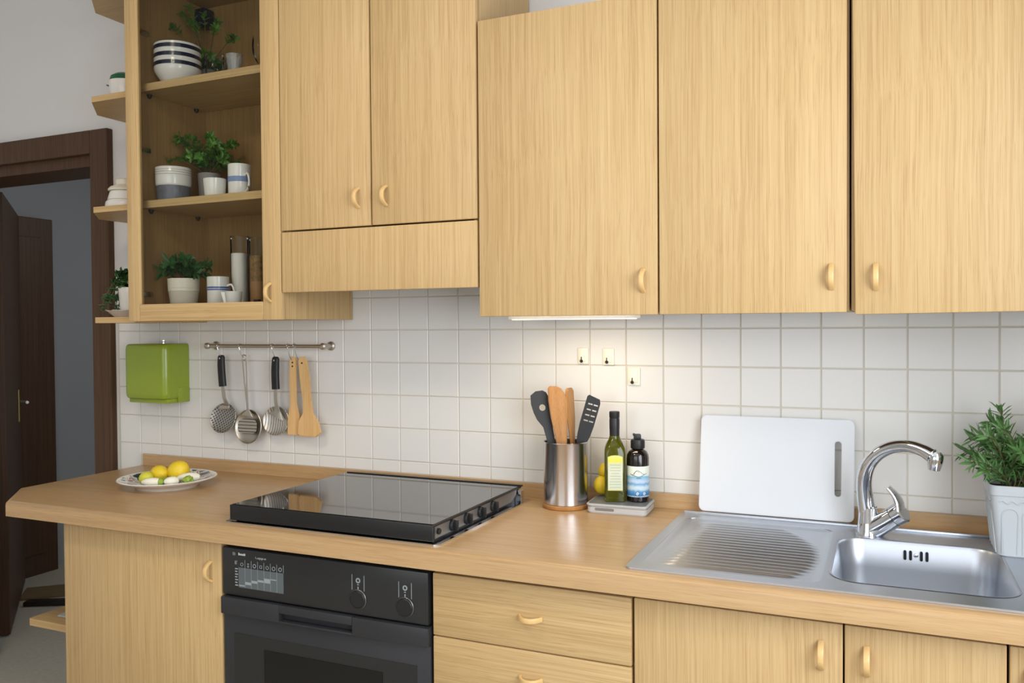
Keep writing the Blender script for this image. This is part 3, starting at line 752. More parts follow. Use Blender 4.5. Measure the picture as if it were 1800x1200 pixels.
# chamfered open end shelves
t = thing('corner_shelf_unit', 'open chamfered oak shelves on the left side of the display cabinet', 'shelf', (-0.72, -0.15, 1.417))
for z in (1.436, 1.784, 2.131, 2.470):
    bm = bmnew(); prism(bm, end_outline(-0.5665, -0.862, -0.300, -0.0005, 0.122), z - 0.018, z); obj('shelf', bm, 'oak_x', t, False)

# ceiling lamp and the light strip under the wall cupboard
bm = bmnew(); lathe(bm, [(0.0, 2.66), (0.12, 2.665), (0.20, 2.70), (0.21, 2.74), (0.20, ZC)], 36, Matrix.Translation((0.1, -1.65, 0)))
single('ceiling_lamp', bm, 'ceilglow', 'round frosted ceiling lamp above the kitchen', 'lamp', (0.1, -1.65, ZC))
t = thing('under_cabinet_lamp', 'slim warm light strip under the oak wall cupboard', 'lamp', (0.83, -0.20, UZ))
bm = bmnew(); box(bm, 0.660, 0.995, -0.225, -0.175, 1.4165, UZ + 0.004, 0.002); obj('housing', bm, 'whiteplastic', t)
bm = bmnew(); box(bm, 0.668, 0.987, -0.220, -0.180, 1.4150, 1.4168); obj('diffuser', bm, 'lampglow', t, False)
l = bpy.data.lights.new('under_cabinet_light', 'AREA'); l.shape = 'RECTANGLE'; l.size, l.size_y, l.energy, l.color = 0.31, 0.035, 0.9, (1.0, 0.80, 0.55)
lo = bpy.data.objects.new('under_cabinet_light', l); C.objects.link(lo); lo.location = (0.828, -0.20, 1.4135)

# ================================================================ ON THE WALL
# paper towel dispenser
t = thing('paper_towel_dispenser', 'olive green plastic paper towel dispenser on the tiles', 'dispenser', (-0.745, -0.002, 1.146))
bm = bmnew(); rings = []
for z, ins in ((1.160, 0.010), (1.163, 0.004), (1.170, 0.0012), (1.180, 0.0), (1.328, 0.0), (1.338, 0.0014), (1.344, 0.0045), (1.347, 0.010)):
    f = ins; x0, x1, y0 = -0.842 + f * 0.6, -0.650 - f * 0.6, -0.108 + f; r = 0.022
    pts = [(x1, -0.001)] + [(x0, -0.001)]
    pts += [(x0 + r - r * math.cos(PI / 2 * q / 6), y0 + r - r * math.sin(PI / 2 * q / 6)) for q in range(7)]
    pts += [(x1 - r + r * math.sin(PI / 2 * q / 6), y0 + r - r * math.cos(PI / 2 * q / 6)) for q in range(7)]
    rings.append([bm.verts.new((x, y, z)) for x, y in pts])
for p_, q_ in zip(rings, rings[1:]):
    for i in range(len(p_)):
        j = (i + 1) % len(p_); bm.faces.new((p_[i], p_[j], q_[j], q_[i]))
bm.faces.new(list(reversed(rings[0]))); bm.faces.new(rings[-1]); bmesh.ops.recalc_face_normals(bm, faces=bm.faces[:])
cov = obj('cover', bm, 'green', t)
bm = bmnew(); box(bm, -0.833, -0.655, -0.092, -0.002, 1.146, 1.161, 0.003); obj('tray_lip', bm, 'green', t)
bm = bmnew(); box(bm, -0.652, -0.6485, -0.052, -0.001, 1.147, 1.198, 0.0015); obj('side_clip', bm, 'green', t)
bm = bmnew(); lathe(bm, [(0.0045, 0), (0.0045, 0.006), (0.007, 0.009), (0.007, 0.013), (0, 0.015)], 14, Matrix.Translation((-0.715, -0.05, 1.346))); obj('lock_button', bm, 'chrome', t)

# utensil rail
RY, RZ = -0.042, 1.3400
t = thing('utensil_rail', 'thin steel hanging rail on the tiles left of the hob', 'rail', (-0.29, -0.002, RZ))
bm = bmnew(); tube(bm, [(-0.523, RY, RZ), (-0.055, RY, RZ)], 0.0058, 14); obj('bar', bm, 'warmsteel', t)
for x in (-0.524, -0.054):
    bm = bmnew(); lathe(bm, [(0.014, 0.0), (0.014, 0.004), (0.008, 0.007), (0.008, 0.036), (0.0105, 0.038), (0.0105, 0.047), (0.006, 0.050), (0, 0.050)], 20, Matrix.Translation((x, -0.001, RZ)) @ Matrix.Rotation(PI / 2, 4, 'X')); obj('bracket', bm, 'warmsteel', t)

def s_hook(parent, x, zb, dx=0.0):
    pts = []
    for i in range(11):
        a = math.radians(-60 + 240 * i / 10)
        pts.append((x, RY - 0.0075 * math.cos(a) , RZ + 0.0075 * math.sin(a)))
    pts = [(x, RY + 0.0075, RZ - 0.004)] + [(x, RY + 0.0075 * math.cos(math.radians(a)), RZ + 0.0078 * math.sin(math.radians(a))) for a in range(0, 181, 20)]
    zl = zb - RZ
    pts += [(x + dx * 0.4, RY - 0.0072, RZ - 0.006), (x + dx * 0.8, RY - 0.004, RZ + zl * 0.65), (x + dx, RY + 0.001, zb + 0.002), (x + dx, RY + 0.006, zb - 0.004), (x + dx, RY + 0.009, zb + 0.001)]
    bm = bmnew(); tube(bm, smooth_path(pts, 3), 0.0014, 6); obj('hook', bm, 'chrome', parent)

def perforated(name, base, scale, thr, kind='dots', axis='z'):
    m = mat(name, base, 0.42, 0.85); nt = m.node_tree; L = nt.links.new; p = nt.nodes['Principled BSDF']
    tc = nt.nodes.new('ShaderNodeTexCoord')
    if kind == 'dots':
        v = nt.nodes.new('ShaderNodeTexVoronoi'); v.voronoi_dimensions = '2D'; v.inputs['Scale'].default_value = scale; v.inputs['Randomness'].default_value = 0.0
        mp = nt.nodes.new('ShaderNodeMapping'); mp.inputs['Rotation'].default_value = (PI / 2, 0, 0.0); L(tc.outputs['Object'], mp.inputs['Vector']); mq = nt.nodes.new('ShaderNodeMapping'); mq.inputs['Rotation'].default_value = (0, 0, 0.6); L(mp.outputs[0], mq.inputs['Vector']); L(mq.outputs[0], v.inputs['Vector']); src = v.outputs['Distance']
    else:
        v = nt.nodes.new('ShaderNodeTexWave'); v.inputs['Scale'].default_value = scale; v.bands_direction = axis.upper(); v.inputs['Distortion'].default_value = 0
        L(tc.outputs['Object'], v.inputs['Vector']); src = v.outputs['Fac']
    r = nt.nodes.new('ShaderNodeValToRGB'); r.color_ramp.elements[0].position = thr - 0.04; r.color_ramp.elements[1].position = thr + 0.04
    r.color_ramp.elements[0].color = (0.05, 0.045, 0.04, 1); r.color_ramp.elements[1].color = base
    L(src, r.inputs['Fac']); L(r.outputs[0], p.inputs['Base Color'])
    return m
M['perf'] = perforated('perforated_steel', srgb(170, 167, 162), 115, 0.27)
M['slotx'] = perforated('slotted_steel_level', srgb(190, 182, 170), 30, 0.12, 'wave', 'z')
M['slotz'] = perforated('slotted_steel_upright', srgb(214, 210, 204), 34, 0.08, 'wave', 'x')

def disc_head(bm, c, rx, rz, depth, tilt, th=0.0016):
    """A shallow dish facing -y."""
    T = Matrix.Translation(c) @ Matrix.Rotation(tilt, 4, 'X') @ Matrix.Rotation(PI / 2, 4, 'X') @ Matrix.Diagonal((rx, rz, 1, 1))
    lathe(bm, [(1.0, 0.0), (0.97, 0.001), (0.8, -depth * 0.5), (0.5, -depth * 0.85), (0.0, -depth), ], 36, T, False)
    lathe(bm, [(1.0, 0.0), (0.97, -0.0012), (0.8, -depth * 0.5 - th), (0.5, -depth * 0.85 - th), (0.0, -depth - th)], 36, T, False)
    bmesh.ops.recalc_face_normals(bm, faces=bm.faces[:])
G = 'cooking utensils hanging from the rail'
UY = -0.036
t = thing('skimmer', 'perforated steel skimmer with black handle, leftmost on the rail', 'utensil', (-0.474, UY, 1.30), group=G)
s_hook(t, -0.479, 1.3050, 0.007)
bm = bmnew(); sweep(bm, smooth_path([(-0.4715, UY, 1.3095), (-0.4735, UY, 1.285), (-0.4720, UY, 1.250), (-0.4680, UY, 1.205)], 4), rrect(0.0265, 0.015, 0.006, 4), (1, 0, 0), [0.6] + [0.92 + 0.02 * min(i, 4) for i in range(12)]); obj('grip', bm, 'blackplastic', t)
bm = bmnew(); lathe(bm, [(0.0025, 0), (0.0025, 0.002), (0, 0.002)], 10, Matrix.Translation((-0.4715, UY - 0.0075, 1.299)) @ Matrix.Rotation(PI / 2, 4, 'X')); obj('eyelet', bm, 'chrome', t)
bm = bmnew(); sweep(bm, smooth_path([(-0.4680, UY, 1.208), (-0.4660, UY, 1.190), (-0.4600, UY - 0.002, 1.165), (-0.4530, UY + 0.002, 1.1480), (-0.452, UY + 0.006, 1.132)], 4), rrect(0.0145, 0.003, 0.001, 2), (1, 0, 0)); obj('neck', bm, 'warmsteel', t)
bm = bmnew(); disc_head(bm, (-0.473, UY + 0.004, 1.0990), 0.0545, 0.050, 0.008, -0.25); obj('dish', bm, 'perf', t)
bm = bmnew(); box(bm, -0.483, -0.440, UY - 0.004, UY + 0.003, 1.128, 1.142, 0.003); obj('rivet_plate', bm, 'warmsteel', t)

t = thing('skimmer', 'all-steel slotted skimmer with long wire handle, second on the rail', 'utensil', (-0.37, UY, 1.30), group=G)
s_hook(t, -0.387, 1.3040, 0.007)
bm = bmnew()
for sx, ex in ((-0.3830, -0.3655), (-0.3690, -0.3625)):
    sweep(bm, [(sx, UY, 1.303), (sx * 0.5 + ex * 0.5 - 0.001, UY, 1.22), (ex, UY, 1.135)], rrect(0.0052, 0.003, 0.001, 2), (1, 0, 0))
obj('handle', bm, 'warmsteel', t)
bm = bmnew(); tube(bm, [(-0.376 + 0.0075 * math.cos(a * PI / 8), UY, 1.3020 + 0.009 * math.sin(a * PI / 8)) for a in range(17)], 0.0020, 8); obj('loop', bm, 'warmsteel', t)
bm = bmnew(); sweep(bm, [(-0.3640, UY, 1.140), (-0.364, UY + 0.001, 1.128), (-0.3655, UY + 0.004, 1.112)], rrect(0.012, 0.003, 0.001, 2), (1, 0, 0), [0.6, 1.2, 4.4]); obj('neck', bm, 'warmsteel', t)
bm = bmnew(); disc_head(bm, (-0.3665, UY + 0.004, 1.0750), 0.0550, 0.0560, 0.010, -0.12); obj('dish', bm, 'warmsteel', t)
bm = bmnew(); prism(bm, rrect(0.078, 0.044, 0.014, 5), 0.0, 0.0012, Matrix.Translation((-0.3665, UY + 0.0005, 1.076)) @ Matrix.Rotation(-0.12, 4, 'X') @ Matrix.Rotation(PI / 2, 4, 'X')); obj('slot_field', bm, 'slotx', t)

t = thing('serving_spoon', 'steel slotted turner with black handle, third on the rail', 'utensil', (-0.25, UY, 1.30), group=G)
s_hook(t, -0.2540, 1.3045, 0.008)
bm = bmnew(); sweep(bm, smooth_path([(-0.2455, UY, 1.3060), (-0.2480, UY, 1.280), (-0.2490, UY, 1.245), (-0.2475, UY, 1.201)], 4), rrect(0.0265, 0.015, 0.006, 4), (1, 0, 0), [0.6] + [0.92 + 0.02 * min(i, 4) for i in range(12)]); obj('grip', bm, 'blackplastic', t)
bm = bmnew(); lathe(bm, [(0.0025, 0), (0.0025, 0.002), (0, 0.002)], 10, Matrix.Translation((-0.2460, UY - 0.0075, 1.294)) @ Matrix.Rotation(PI / 2, 4, 'X')); obj('eyelet', bm, 'chrome', t)
bm = bmnew(); sweep(bm, smooth_path([(-0.2475, UY, 1.204), (-0.2480, UY, 1.185), (-0.2465, UY - 0.001, 1.160), (-0.2430, UY, 1.142), (-0.2440, UY + 0.003, 1.128), (-0.249, UY + 0.005, 1.112)], 4), rrect(0.015, 0.003, 0.001, 2), (1, 0, 0), [1.0] * 13 + [1.1, 1.3, 1.5, 1.8, 2.4, 3.0, 3.8, 4.5, 5.0]); obj('neck', bm, 'warmsteel', t)
bm = bmnew(); disc_head(bm, (-0.2530, UY + 0.004, 1.0985), 0.0520, 0.0470, 0.010, -0.15); obj('dish', bm, 'slotz', t)

def spatula_plate(outline, th, T): 
    bm = bmnew(); prism(bm, outline, -th / 2, th / 2, T @ Matrix.Rotation(PI / 2, 4, 'X'))
    es = [e for e in bm.edges if e.calc_face_angle(0) > 1.2]
    bmesh.ops.bevel(bm, geom=es, offset=th * 0.28, segments=2, affect='EDGES')
    return bm
def mirror_out(half):   # half: (halfwidth, z) from bottom to top
    return [(x, z) for x, z in half] + [(-x, z) for x, z in reversed(half)]
t = thing('wooden_spatula', 'narrow pale wooden spatula, fourth on the rail', 'spatula', (-0.18, UY, 1.30), group=G)
s_hook(t, -0.1915, 1.3000, 0.009)
bm = spatula_plate([(-0.024, 0.006), (-0.020, 0.0), (0.018, 0.0), (0.0225, 0.006), (0.024, 0.060), (0.012, 0.100), (0.0125, 0.18), (0.0140, 0.236), (0.010, 0.250), (-0.006, 0.251), (-0.0125, 0.238), (-0.0150, 0.18), (-0.0130, 0.10), (-0.022, 0.055)], 0.006, Matrix.Translation((-0.1800, UY + 0.003, 1.0560)))
obj('blade', bm, 'spatwood', t)
for z in (1.288, 1.276):
    bm = bmnew(); lathe(bm, [(0.0028, 0), (0.0028, 0.001), (0, 0.001)], 10, Matrix.Translation((-0.1800, UY + 0.0002, z)) @ Matrix.Rotation(PI / 2, 4, 'X')); obj('hole', bm, 'dark', t)
t = thing('wooden_spatula', 'pale wooden spatula with flared blade, rightmost on the rail', 'spatula', (-0.13, UY, 1.30), group=G)
s_hook(t, -0.1660, 1.3000, 0.011)
bm = spatula_plate([(-0.044, 0.008), (-0.036, 0.0), (0.028, 0.0), (0.046, 0.014), (0.038, 0.045), (0.016, 0.074), (0.0100, 0.110), (0.0030, 0.19), (-0.0060, 0.240), (-0.0130, 0.252), (-0.0310, 0.251), (-0.0390, 0.240), (-0.0330, 0.18), (-0.0220, 0.11), (-0.0230, 0.074), (-0.041, 0.045)], 0.007, Matrix.Translation((-0.1130, UY - 0.0055, 1.0555)))
obj('blade', bm, 'spatwood', t)
bm = bmnew(); lathe(bm, [(0.003, 0), (0.003, 0.001), (0, 0.001)], 10, Matrix.Translation((-0.1360, UY - 0.0088, 1.2870)) @ Matrix.Rotation(PI / 2, 4, 'X')); obj('hole', bm, 'dark', t)

# stick-on hooks
for (x0, x1, z0, z1, lab) in ((0.7715, 0.8010, 1.2935, 1.3375, 'leftmost of the three ivory stick-on hooks above the utensil pot'), (0.8430, 0.8745, 1.2915, 1.3365, 'middle one of the three ivory stick-on hooks above the oil bottle'), (0.9130, 0.9465, 1.2380, 1.2860, 'lowest, rightmost of the three ivory stick-on hooks')):
    t = thing('adhesive_hook', lab, 'hook', ((x0 + x1) / 2, -0.001, z0), group='stick-on hooks on the tiles')
    bm = bmnew(); box(bm, x0, x1, -0.0050, -0.0004, z0, z1, 0.0015); obj('plate', bm, 'hookplastic', t)
    bm = bmnew(); box(bm, x0 + 0.005, x1 - 0.006, -0.0075, -0.0045, z0 + 0.008, z1 - 0.005, 0.001); obj('raised_panel', bm, 'hookplastic', t)
    cx = (x0 + x1) / 2 - 0.004; cz = z0 + 0.008
    bm = bmnew(); tube(bm, smooth_path([(cx, -0.0075, cz + 0.012), (cx, -0.009, cz + 0.004), (cx + 0.001, -0.014, cz - 0.001), (cx + 0.004, -0.019, cz + 0.003)], 4), 0.0014, 8); lathe(bm, [(0.0045, 0), (0.0045, 0.0015), (0, 0.0015)], 10, Matrix.Translation((cx, -0.0073, cz)) @ Matrix.Rotation(PI / 2, 4, 'X')); obj('hook', bm, 'dark', t)

# ================================================================ ON THE WORKTOP
# utensil pot
HX, HY = 0.768, -0.098
t = thing('utensil_pot', 'brushed steel utensil pot on a round wooden base', 'pot', (HX, HY, TOPZ))
bm = bmnew(); lathe(bm, [(0.060, 0), (0.0625, 0.003), (0.0625, 0.009), (0.060, 0.012), (0, 0.012)], 48, Matrix.Translation((HX, HY, TOPZ))); obj('base', bm, 'bamboo', t)
bm = bmnew(); zb = TOPZ + 0.012; lathe(bm, [(0.0575, 0), (0.0590, 0.001), (0.0590, 0.160), (0.0600, 0.162), (0.0590, 0.1635), (0.0565, 0.162), (0.0565, 0.004), (0.0, 0.004)], 64, Matrix.Translation((HX, HY, zb))); obj('cylinder', bm, 'steel', t)
def tool_frame(base, tip, twist=0.0):
    """Matrix whose z axis runs base->tip and whose x axis is across the blade."""
    a, b = Vector(base), Vector(tip); z = (b - a).normalized()
    x = Vector((0.914, 0.406, 0)); x = (x - z * x.dot(z)).normalized(); y = z.cross(x)
    return Matrix(((x.x, y.x, z.x, a.x), (x.y, y.y, z.y, a.y), (x.z, y.z, z.z, a.z), (0, 0, 0, 1))) @ Matrix.Rotation(twist, 4, 'Z')
GU = 'kitchen tools standing in the steel pot'
TF = tool_frame((0.764, -0.098, 0.940), (0.6880, -0.090, 1.2300))
t = thing('silicone_spatula', 'black silicone spatula with a round hole, leaning left in the steel pot', 'spatula', (0.757, -0.098, 0.94), group=GU)
hole = [(0.0085 * math.cos(2 * PI * i / 16) - 0.002, 0.247 + 0.0090 * math.sin(2 * PI * i / 16)) for i in range(16)]
bm = bmnew(); prism(bm, [(0.0105, 0.0), (0.0105, 0.15), (0.013, 0.190), (0.026, 0.215), (0.0275, 0.235), (0.024, 0.262), (0.017, 0.285), (0.009, 0.292), (-0.010, 0.294), (-0.026, 0.286), (-0.030, 0.262), (-0.028, 0.238), (-0.0235, 0.218), (-0.012, 0.195), (-0.0100, 0.15), (-0.0090, 0.0)], -0.0040, 0.0040, TF @ Matrix.Rotation(PI / 2, 4, 'X'), [hole])
obj('blade', bm, 'blackplastic', t)
TF = tool_frame((0.776, -0.112, 0.940), (0.7450, -0.100, 1.2420))
t = thing('wooden_spatula', 'bamboo spatula standing upright in the middle of the steel pot', 'spatula', (0.776, -0.112, 0.94), group=GU)
bm = spatula_plate([(0.0115, 0.0), (0.0125, 0.14), (0.018, 0.195), (0.0245, 0.24), (0.0250, 0.262), (0.021, 0.275), (0.010, 0.293), (-0.002, 0.300), (-0.020, 0.302), (-0.0255, 0.296), (-0.0265, 0.262), (-0.0240, 0.22), (-0.0160, 0.16), (-0.0105, 0.12), (-0.0100, 0.0)], 0.0075, TF)
obj('blade', bm, 'bamboo', t)
TF = tool_frame((0.790, -0.080, 0.940), (0.7700, -0.072, 1.2300), 1.15)
t = thing('wooden_spatula', 'darker wooden spatula seen edge-on behind the bamboo one', 'spatula', (0.79, -0.08, 0.94), group=GU)
bm = spatula_plate([(0.010, 0.0), (0.011, 0.15), (0.022, 0.21), (0.024, 0.285), (0.014, 0.293), (-0.018, 0.293), (-0.024, 0.285), (-0.022, 0.21), (-0.011, 0.15), (-0.010, 0.0)], 0.008, TF)
obj('blade', bm, 'bamboo', t)
TF = tool_frame((0.772, -0.108, 0.951), (0.8460, -0.088, 1.2140))
t = thing('slotted_turner', 'black slotted turner leaning right in the steel pot', 'turner', (0.77, -0.108, 0.94), group=GU)
slots = []
for k in range(4):
    z = 0.205 + k * 0.0150
    for a, b_ in ((-0.0125, 0.0), (0.0025, 0.0145)): slots.append([(a + 0.002, z - 0.0018), (b_ + 0.002, z - 0.0018), (b_ + 0.002, z + 0.0022), (a + 0.002, z + 0.0022)])
bm = bmnew(); prism(bm, [(0.0095, 0.0), (0.0100, 0.130), (0.0180, 0.165), (0.0205, 0.195), (0.0205, 0.258), (0.0165, 0.268), (-0.0135, 0.273), (-0.0175, 0.268), (-0.0175, 0.195), (-0.0155, 0.165), (-0.0095, 0.130), (-0.0090, 0.0)], -0.0035, 0.0035, TF @ Matrix.Rotation(PI / 2, 4, 'X'), slots)
obj('blade', bm, 'blackplastic', t)
t = thing('whisk', 'thin steel wire whisk mostly hidden behind the spatulas in the steel pot', 'whisk', (0.765, -0.070, 0.94), group=GU)
for k, (sx, sy) in enumerate(((0.022, 0.0), (0.010, 0.012), (-0.010, 0.012), (-0.022, 0.0))):
    pts = smooth_path([(0.762, -0.068, 0.945), (0.748 - sx * 0.2, -0.062 + sy, 1.08), (0.733 + sx, -0.058 + sy, 1.130), (0.727 + sx * 0.9, -0.056 + sy, 1.165), (0.723, -0.055, 1.185)], 5)
    bm = bmnew(); tube(bm, pts, 0.0010, 6); obj('wire', bm, 'chrome', t)

# kitchen scale
t = thing('kitchen_scale', 'flat grey kitchen scale under the two bottles', 'scale', (0.917, -0.088, TOPZ), rz=0.05)
T = MW[t.name]
bm = bmnew(); prism(bm, rrect(0.155, 0.110, 0.014, 5), 0.0, 0.019); es = [e for e in bm.edges if e.calc_face_angle(0) > 1.2]
bmesh.ops.bevel(bm, geom=es, offset=0.003, segments=2, affect='EDGES'); bm.transform(T); obj('base', bm, 'scalegrey', t)
bm = bmnew(); prism(bm, rrect(0.160, 0.116, 0.015, 5), 0.019, 0.0245); es = [e for e in bm.edges if e.calc_face_angle(0) > 1.2]
bmesh.ops.bevel(bm, geom=es, offset=0.002, segments=2, affect='EDGES'); bm.transform(T); obj('rim', bm, 'scalegrey', t)
bm = bmnew(); prism(bm, rrect(0.150, 0.106, 0.012, 5), 0.0245, 0.0255); bm.transform(T); obj('plate', bm, 'scaletop', t, False)
bm = bmnew(); prism(bm, rrect(0.050, 0.007, 0.003, 3, -0.030, 0.011), 0.0, 0.0008, T @ Matrix(((1, 0, 0, 0), (0, 0, -1, -0.055), (0, 1, 0, 0), (0, 0, 0, 1)))); obj('display_window', bm, 'greysteel', t, False)
SZ = TOPZ + 0.0256

def label_mat(name, kind):
    m = mat(name, (1, 1, 1, 1), 0.5); nt = m.node_tree; L = nt.links.new; p = nt.nodes['Principled BSDF']
    tc = nt.nodes.new('ShaderNodeTexCoord'); sp = nt.nodes.new('ShaderNodeSeparateXYZ'); L(tc.outputs['Generated'], sp.inputs[0])
    r = nt.nodes.new('ShaderNodeValToRGB'); r.color_ramp.interpolation = 'LINEAR'
    els = r.color_ramp.elements
    if kind == 'oil':
        stops = [(0.0, srgb(224, 214, 110)), (0.05, srgb(206, 212, 190)), (0.55, srgb(216, 218, 196)), (0.76, srgb(208, 212, 172)), (0.84, srgb(234, 220, 70)), (1.0, srgb(236, 228, 130))]
    else:
        stops = [(0.0, srgb(176, 206, 216)), (0.05, srgb(50, 108, 168)), (0.18, srgb(92, 150, 196)), (0.25, srgb(190, 214, 226)), (0.32, srgb(206, 222, 234)), (0.42, srgb(110, 166, 206)), (0.5, srgb(196, 212, 232)), (0.66, srgb(126, 186, 214)), (0.70, srgb(228, 236, 222)), (1.0, srgb(234, 240, 224))]
    while len(els) < len(stops): els.new(0.5)
    for e, (ps, c) in zip(els, stops): e.position = ps; e.color = c
    n = nt.nodes.new('ShaderNodeTexNoise'); n.inputs['Scale'].default_value = 6 if kind != 'oil' else 3; L(tc.outputs['Generated'], n.inputs['Vector'])
    ma = nt.nodes.new('ShaderNodeMath'); ma.operation = 'MULTIPLY_ADD'; ma.inputs[1].default_value = 0.10; L(n.outputs['Fac'], ma.inputs[0])
    sb = nt.nodes.new('ShaderNodeMath'); sb.operation = 'SUBTRACT'; sb.inputs[1].default_value = 0.05; L(sp.outputs['Z'], sb.inputs[0]); L(sb.outputs[0], ma.inputs[2])
    L(ma.outputs[0], r.inputs['Fac'])
    L(r.outputs[0], p.inputs['Base Color'])
    return m
M['oillabel'] = label_mat('yellow_oil_label', 'oil'); M['sealabel'] = label_mat('blue_wave_label', 'sea')

# olive oil bottle (square section with rounded edges)
BX, BY = 0.9005, -0.088
t = thing('oil_bottle', 'tall green olive oil bottle with yellow label on the scale', 'bottle', (BX, BY, SZ), rz=0.35)
T = MW[t.name]
def square_lathe(bm, prof, T):
    rings = []
    for hw, rr, z in prof: rings.append([bm.verts.new(T @ Vector((x, y, z))) for x, y in rrect(2 * hw, 2 * hw, min(rr, hw * 0.999), 5)])
    for a, b in zip(rings, rings[1:]):
        for i in range(len(a)):
            j = (i + 1) % len(a); bm.faces.new((a[i], a[j], b[j], b[i]))
    bm.faces.new(list(reversed(rings[0]))); bm.faces.new(rings[-1]); return bm
bm = bmnew(); square_lathe(bm, [(0.0250, 0.008, 0.0), (0.0268, 0.008, 0.002), (0.0268, 0.008, 0.127), (0.0255, 0.012, 0.138), (0.0210, 0.015, 0.150), (0.0150, 0.0149, 0.161), (0.0128, 0.0127, 0.170), (0.0124, 0.0123, 0.196)], T); obj('glass_body', bm, 'oliveglass', t)
bm = bmnew(); lathe(bm, [(0.0134, 0.188), (0.0134, 0.212), (0.0128, 0.2135), (0.0128, 0.216), (0.0136, 0.2175), (0.0136, 0.231), (0.0120, 0.2325), (0, 0.2325)], 28, T); lathe(bm, [(0.0129, 0.168), (0.0131, 0.188)], 28, T, False); obj('cap', bm, 'blackplastic', t)
lab = [(-0.019, 0.030), (0.019, 0.030), (0.019, 0.117), (0.010, 0.1205), (0.0, 0.1215), (-0.010, 0.1205), (-0.019, 0.117)]
bm = bmnew(); prism(bm, lab, 0.0, 0.0006, T @ Matrix(((1, 0, 0, 0), (0, 0, -1, -0.0268), (0, 1, 0, 0), (0, 0, 0, 1)))); lb = obj('label', bm, 'oillabel', t, False)
bm = bmnew()
for k in range(9):
    z = 0.038 + k * 0.0072; w1 = random.uniform(0.010, 0.015)
    box(bm, -w1, w1, -0.02785, -0.0273, z, z + 0.0016)
bm.transform(T); obj('text_lines', bm, mat('faded_green_print', srgb(176, 186, 150), 0.6), lb, False)

BX, BY = 0.9575, -0.070
t = thing('soap_bottle', 'black bottle with blue sea label and flip cap on the scale', 'bottle', (BX, BY, SZ), rz=0.40)
T = MW[t.name]
bm = bmnew(); lathe(bm, [(0.0265, 0.0), (0.0290, 0.003), (0.0290, 0.112), (0.0280, 0.120), (0.0235, 0.129), (0.0165, 0.134), (0.0150, 0.136), (0.0150, 0.140), (0, 0.140)], 40, T); obj('bottle_body', bm, 'brownglass', t)
bm = bmnew(); lathe(bm, [(0.0180, 0.137), (0.0186, 0.139), (0.0186, 0.155), (0.0170, 0.1595), (0.0120, 0.161), (0.0, 0.161)], 32, T); cp = obj('cap', bm, 'blackplastic', t)
bm = bmnew(); box(bm, -0.0100, 0.0080, -0.0085, 0.0085, 0.160, 0.1735, 0.002); box(bm, -0.0125, -0.006, -0.007, 0.007, 0.169, 0.175, 0.0015); bm.transform(T); obj('spout', bm, 'blackplastic', cp)
def wrap(bm, r, z0, z1, a0, a1, T, n=20):
    vs = []
    for i in range(n + 1):
        a = a0 + (a1 - a0) * i / n
        vs.append((bm.verts.new(T @ Vector((r * math.cos(a), r * math.sin(a), z0))), bm.verts.new(T @ Vector((r * math.cos(a), r * math.sin(a), z1)))))
    for a, b in zip(vs, vs[1:]): bm.faces.new((a[0], b[0], b[1], a[1]))
bm = bmnew(); wrap(bm, 0.02935, 0.014, 0.093, -PI * 1.02, -PI * -0.02, T, 30); lb = obj('label', bm, 'sealabel', t)
def on_label(a, z, r=0.0297): return T @ Vector((r * math.cos(a), r * math.sin(a), z))
bm = bmnew(); a_ = -PI / 2 - 0.05
tube(bm, smooth_path([on_label(a_ + u, z) for u, z in ((-0.75, 0.0735), (-0.55, 0.0700), (-0.40, 0.0760), (-0.15, 0.0830), (0.10, 0.0800), (0.35, 0.0745), (0.55, 0.0725), (0.75, 0.0745))], 4), 0.0004, 5)
tube(bm, smooth_path([on_label(a_ + u, z) for u, z in ((-0.75, 0.0725), (-0.45, 0.0700), (-0.10, 0.0665), (0.15, 0.0670), (0.45, 0.0715), (0.75, 0.0740))], 4), 0.0005, 5)
tube(bm, smooth_path([on_label(a_ + u, z) for u, z in ((-0.40, 0.0720), (-0.30, 0.0790), (-0.10, 0.0810), (0.05, 0.0770))], 4), 0.0003, 5)
obj('line_drawing', bm, 'dark', lb, False)
bm = bmnew(); wrap(bm, 0.0296, 0.0620, 0.0632, a_ - 0.22, a_ + 0.22, T, 6); obj('caption_line', bm, 'dark', lb, False)
for u in (-0.12, 0.50):
    bm = bmnew(); tube(bm, [on_label(a_ + u + 0.11 * math.cos(k * 0.7) * (1 - k / 14), 0.022 + 0.0045 * math.sin(k * 0.7) * (1 - k / 14)) for k in range(12)], 0.0011, 6); obj('wave_curl', bm, 'white', lb, False)

def fruit(bm, c, r, stretch, M4=None, nip=0.10):
    T = Matrix.Translation(c) @ (M4 or Matrix())
    pr = []
    for i in range(17):
        a = -PI / 2 + PI * i / 16
        z = r * stretch * math.sin(a); q = r * math.cos(a)
        k = abs(math.sin(a)) ** 10
        pr.append((max(0.0, q) + (0.0 if i in (0, 16) else r * 0.10 * k), z + math.copysign(r * nip * k, z)))
    pr[0] = (0.0, pr[0][1]); pr[-1] = (0.0, pr[-1][1])
    lathe(bm, pr, 24, T, False); return bm
bm = bmnew(); fruit(bm, (0.8520, -0.048, SZ + 0.0285), 0.0215, 1.2, Matrix.Rotation(0.5, 4, 'X')); single('lemon', bm, 'lemon', 'lemon lying on the scale behind the oil bottle', 'lemon', (0.852, -0.048, SZ))
bm = bmnew(); fruit(bm, (0.8620, -0.040, SZ + 0.0700), 0.0190, 1.15, Matrix.Rotation(0.9, 4, 'Y')); single('lemon', bm, 'lemon', 'upper lemon peeking out behind the oil bottle', 'lemon', (0.862, -0.040, SZ + 0.05))

